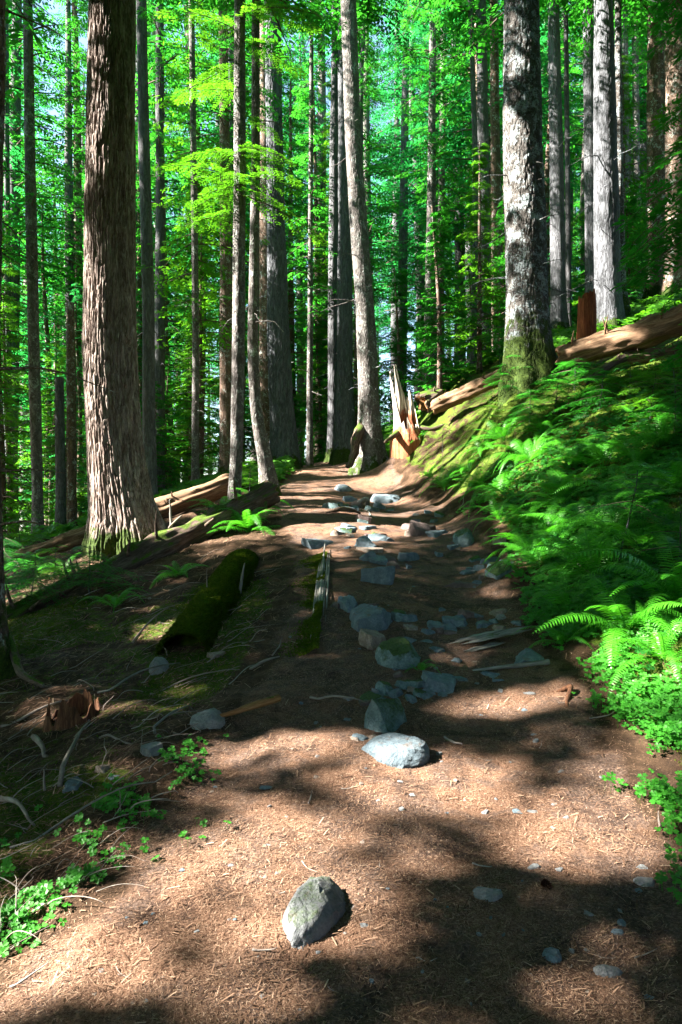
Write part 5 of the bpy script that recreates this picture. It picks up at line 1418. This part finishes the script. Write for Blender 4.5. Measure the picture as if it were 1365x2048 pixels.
# clover
def clover(name, label, dens, n0, yr, xr, seed, size=(.012, .022), mat='clover', lift=(.02, .10)):
    X, Y, rng = scatter(n0, xr[0], xr[1], yr[0], yr[1], dens, seed)
    n = len(X); Z = height(X, Y) + rng.uniform(*lift, n)
    gx_, gy_ = slope_n(X, Y, .15)
    nr = np.stack([-gx_ * .5 + rng.normal(0, .28, n), -gy_ * .5 + rng.normal(0, .28, n) - .25, np.ones(n)], -1); nr /= np.linalg.norm(nr, axis=1)[:, None]
    a0 = rng.uniform(0, 2 * math.pi, n); sz = rng.uniform(*size, n) * np.clip(Y / 5, .9, 1.8)
    t1 = np.cross(nr, [0, 1.0, 0]); t1 /= np.linalg.norm(t1, axis=1)[:, None]; t2 = np.cross(nr, t1)
    C = np.stack([X, Y, Z], -1); qs = []
    for k in range(3):
        a = a0 + k * 2.0944
        d = np.cos(a)[:, None] * t1 + np.sin(a)[:, None] * t2; s = -np.sin(a)[:, None] * t1 + np.cos(a)[:, None] * t2
        S_ = sz[:, None]
        tip = C + d * S_ * 1.25 - nr * S_ * .1
        for sg in (-1, 1):
            qs.append(np.stack([C, C + d * S_ * .75 + s * S_ * .85 * sg + nr * S_ * .16, C + d * S_ * 1.55 + s * S_ * .52 * sg + nr * S_ * .02, tip], 1))
    st = np.stack([C, C + t1 * .0012, C + t1 * .0012 - [0, 0, .07], C - [0, 0, .07]], 1); qs.append(st)
    q = np.concatenate(qs); tt = np.clip(rng.beta(2, 2, n) * .8 + .2 * fbm(X * 2, Y * 2, 0, 2, 3), 0, 1)
    me = mesh_np(name, q.reshape(-1, 3), np.arange(len(q) * 4).reshape(-1, 4), M[mat], False, {'tint': np.repeat(np.tile(tt, 7), 4)})
    tag(link(name, me), label, kind='stuff')
def cl_right(X, Y):
    r = np.interp(Y, _edge[:, 0], _edge[:, 2]); s = X - r
    return smooth(-.02, .35, s + (fbm(X * 3, Y * 3, 1, 2, 6) - .5) * .5) * smooth(.36, .56, fbm(X * 1.6, Y * 1.6, 2, 3, 66)) * smooth(2.3, 3.6, Y) * (1 - .5 * smooth(8, 12, Y))
clover('clover_cover', 'bright green clover leaves carpeting the bank beside the trail', cl_right, 42000, (2.6, 13), (.05, .62), 4)
def cl_left(X, Y):
    g = 0
    for (px, py, r) in ((345,1540,.18),(250,1610,.2),(310,1680,.22),(150,1680,.2),(60,1790,.18),(20,1830,.2),(160,1770,.1),(380,1505,.13),(110,1660,.15),(230,1560,.1),(30,1860,.12),(170,1700,.14)):
        c = at(px, py); g = np.maximum(g, np.exp(-((X - c[0]) ** 2 + (Y - c[1]) ** 2) / (r * .85) ** 2))
    return .55 * g * smooth(.45, .6, fbm(X * 7, Y * 7, 2, 2, 16)) * (1 - path_mask(X, Y) * .8)
clover('clover_patch', 'scattered clover leaves at the lower left of the trail', cl_left, 20000, (2.3, 5.5), (-.56, -.12), 5, (.010, .018), 'clover', (.01, .05))
# leafy understory cover on far ground
def far_d(X, Y): return (1 - ((CX + X / Y * F > 690) & (CX + X / Y * F < 1030) & (Y < 21.5))) * smooth(16.5, 20, Y) * (.55 + .45 * smooth(.4, .6, fbm(X * .4, Y * .4, 3, 3, 8))) * np.where(np.abs(X / Y) < .12, np.where(Y > 28, 1, path_mask(X, Y) < .1), 1)
clover('leafy_undergrowth', 'leafy undergrowth over the forest floor behind the trunks', far_d, 60000, (14, 60), (-.56, .56), 6, (.03, .07), 'leaf_lime', (.02, .35))
def dark_d(X, Y):
    r = np.interp(Y, _edge[:, 0], _edge[:, 2]); s = X - r
    return smooth(.3, .9, s) * smooth(4.5, 6, Y) * .8 * smooth(.35, .6, fbm(X * .9, Y * .9, 5, 3, 18))
clover('bank_undergrowth', 'low leafy plants growing between the ferns of the bank', dark_d, 9000, (4.5, 15), (.08, .62), 7, (.015, .03), 'leaf_mid', (.03, .22))
# forest floor litter on the left: bits of bark and twigs
def lit_d(X, Y):
    l = np.interp(Y, _edge[:, 0], _edge[:, 1]); return smooth(-.1, .3, l - X) * .8 + .16 * path_mask(X, Y)
X, Y, rng = scatter(70000, -.56, .5, 1.9, 14, lit_d, 9)
n = len(X); Z = height(X, Y) + .006; az = rng.normal(.5, .9, n); L = rng.uniform(.015, .09, n) * np.clip(Y / 5, .6, 1.6); w = rng.uniform(.001, .0035, n) * np.clip(Y / 5, .7, 2)
dx, dy = np.cos(az), np.sin(az); gx_, gy_ = slope_n(X, Y); tz = rng.normal(0, .2, n)
q = np.stack([nd(-.5, -1), nd(0, -1), nd(.5, -1), nd(.5, 1), nd(0, 1), nd(-.5, 1)], 1); Qi = np.arange(n)[:, None] * 6
me = mesh_np('forest_litter', q.reshape(-1, 3), np.vstack([Qi + [0, 1, 4, 5], Qi + [1, 2, 3, 4]]), M['needle'], False, {'tint': np.repeat(np.clip(rng.beta(1.6, 3.2, n), 0, 1), 6)})
tag(link('forest_litter', me), 'fine twig and bark litter over the dark slope', kind='stuff')

# ------------------------------------------------------------------ pine cone
mb = MB(); cl = .055; cr = .016
V, Q = tube([[0, 0, 0], [0, 0, cl]], [cr * .5, cr * .3], 8); mb.add(V, Q, 0, 0)
for k in range(84):
    t = (k + .5) / 84; a = k * 2.39996; z = cl * (.02 + .95 * t)
    r = cr * (.45 + .75 * math.sin(math.pi * min(1, t * .85 + .12)) ** .8)
    o = np.array([math.cos(a), math.sin(a), 0]); s = np.array([-o[1], o[0], 0]); up = np.array([0, 0, 1.0])
    b = o * cr * .3 + up * z; m = o * r * .8 + up * (z + .003); e = o * r * 1.1 + up * (z + .009)
    w = .0048 * (1 - .45 * t)
    mb.add([b - s * w * .5, b + s * w * .5, m + s * w, m - s * w, e + s * w * .55, e - s * w * .55, e - o * .0015 - up * .002 + s * w * .5, e - o * .0015 - up * .002 - s * w * .5],
           [[0, 1, 2, 3], [3, 2, 4, 5], [5, 4, 6, 7]], 0, [0, 0, .35, .35, 1, 1, 0, 0])
g = at(1088, 1776)
o = link('pine_cone', mb.mesh('pine_cone', [M['cone']]), loc=g + [.0, .025, .014], rot=(math.radians(96), 0, math.radians(18)))
tag(o, 'small dark open pine cone lying on the trail', 'pine cone')
g = at(1070, 1520)
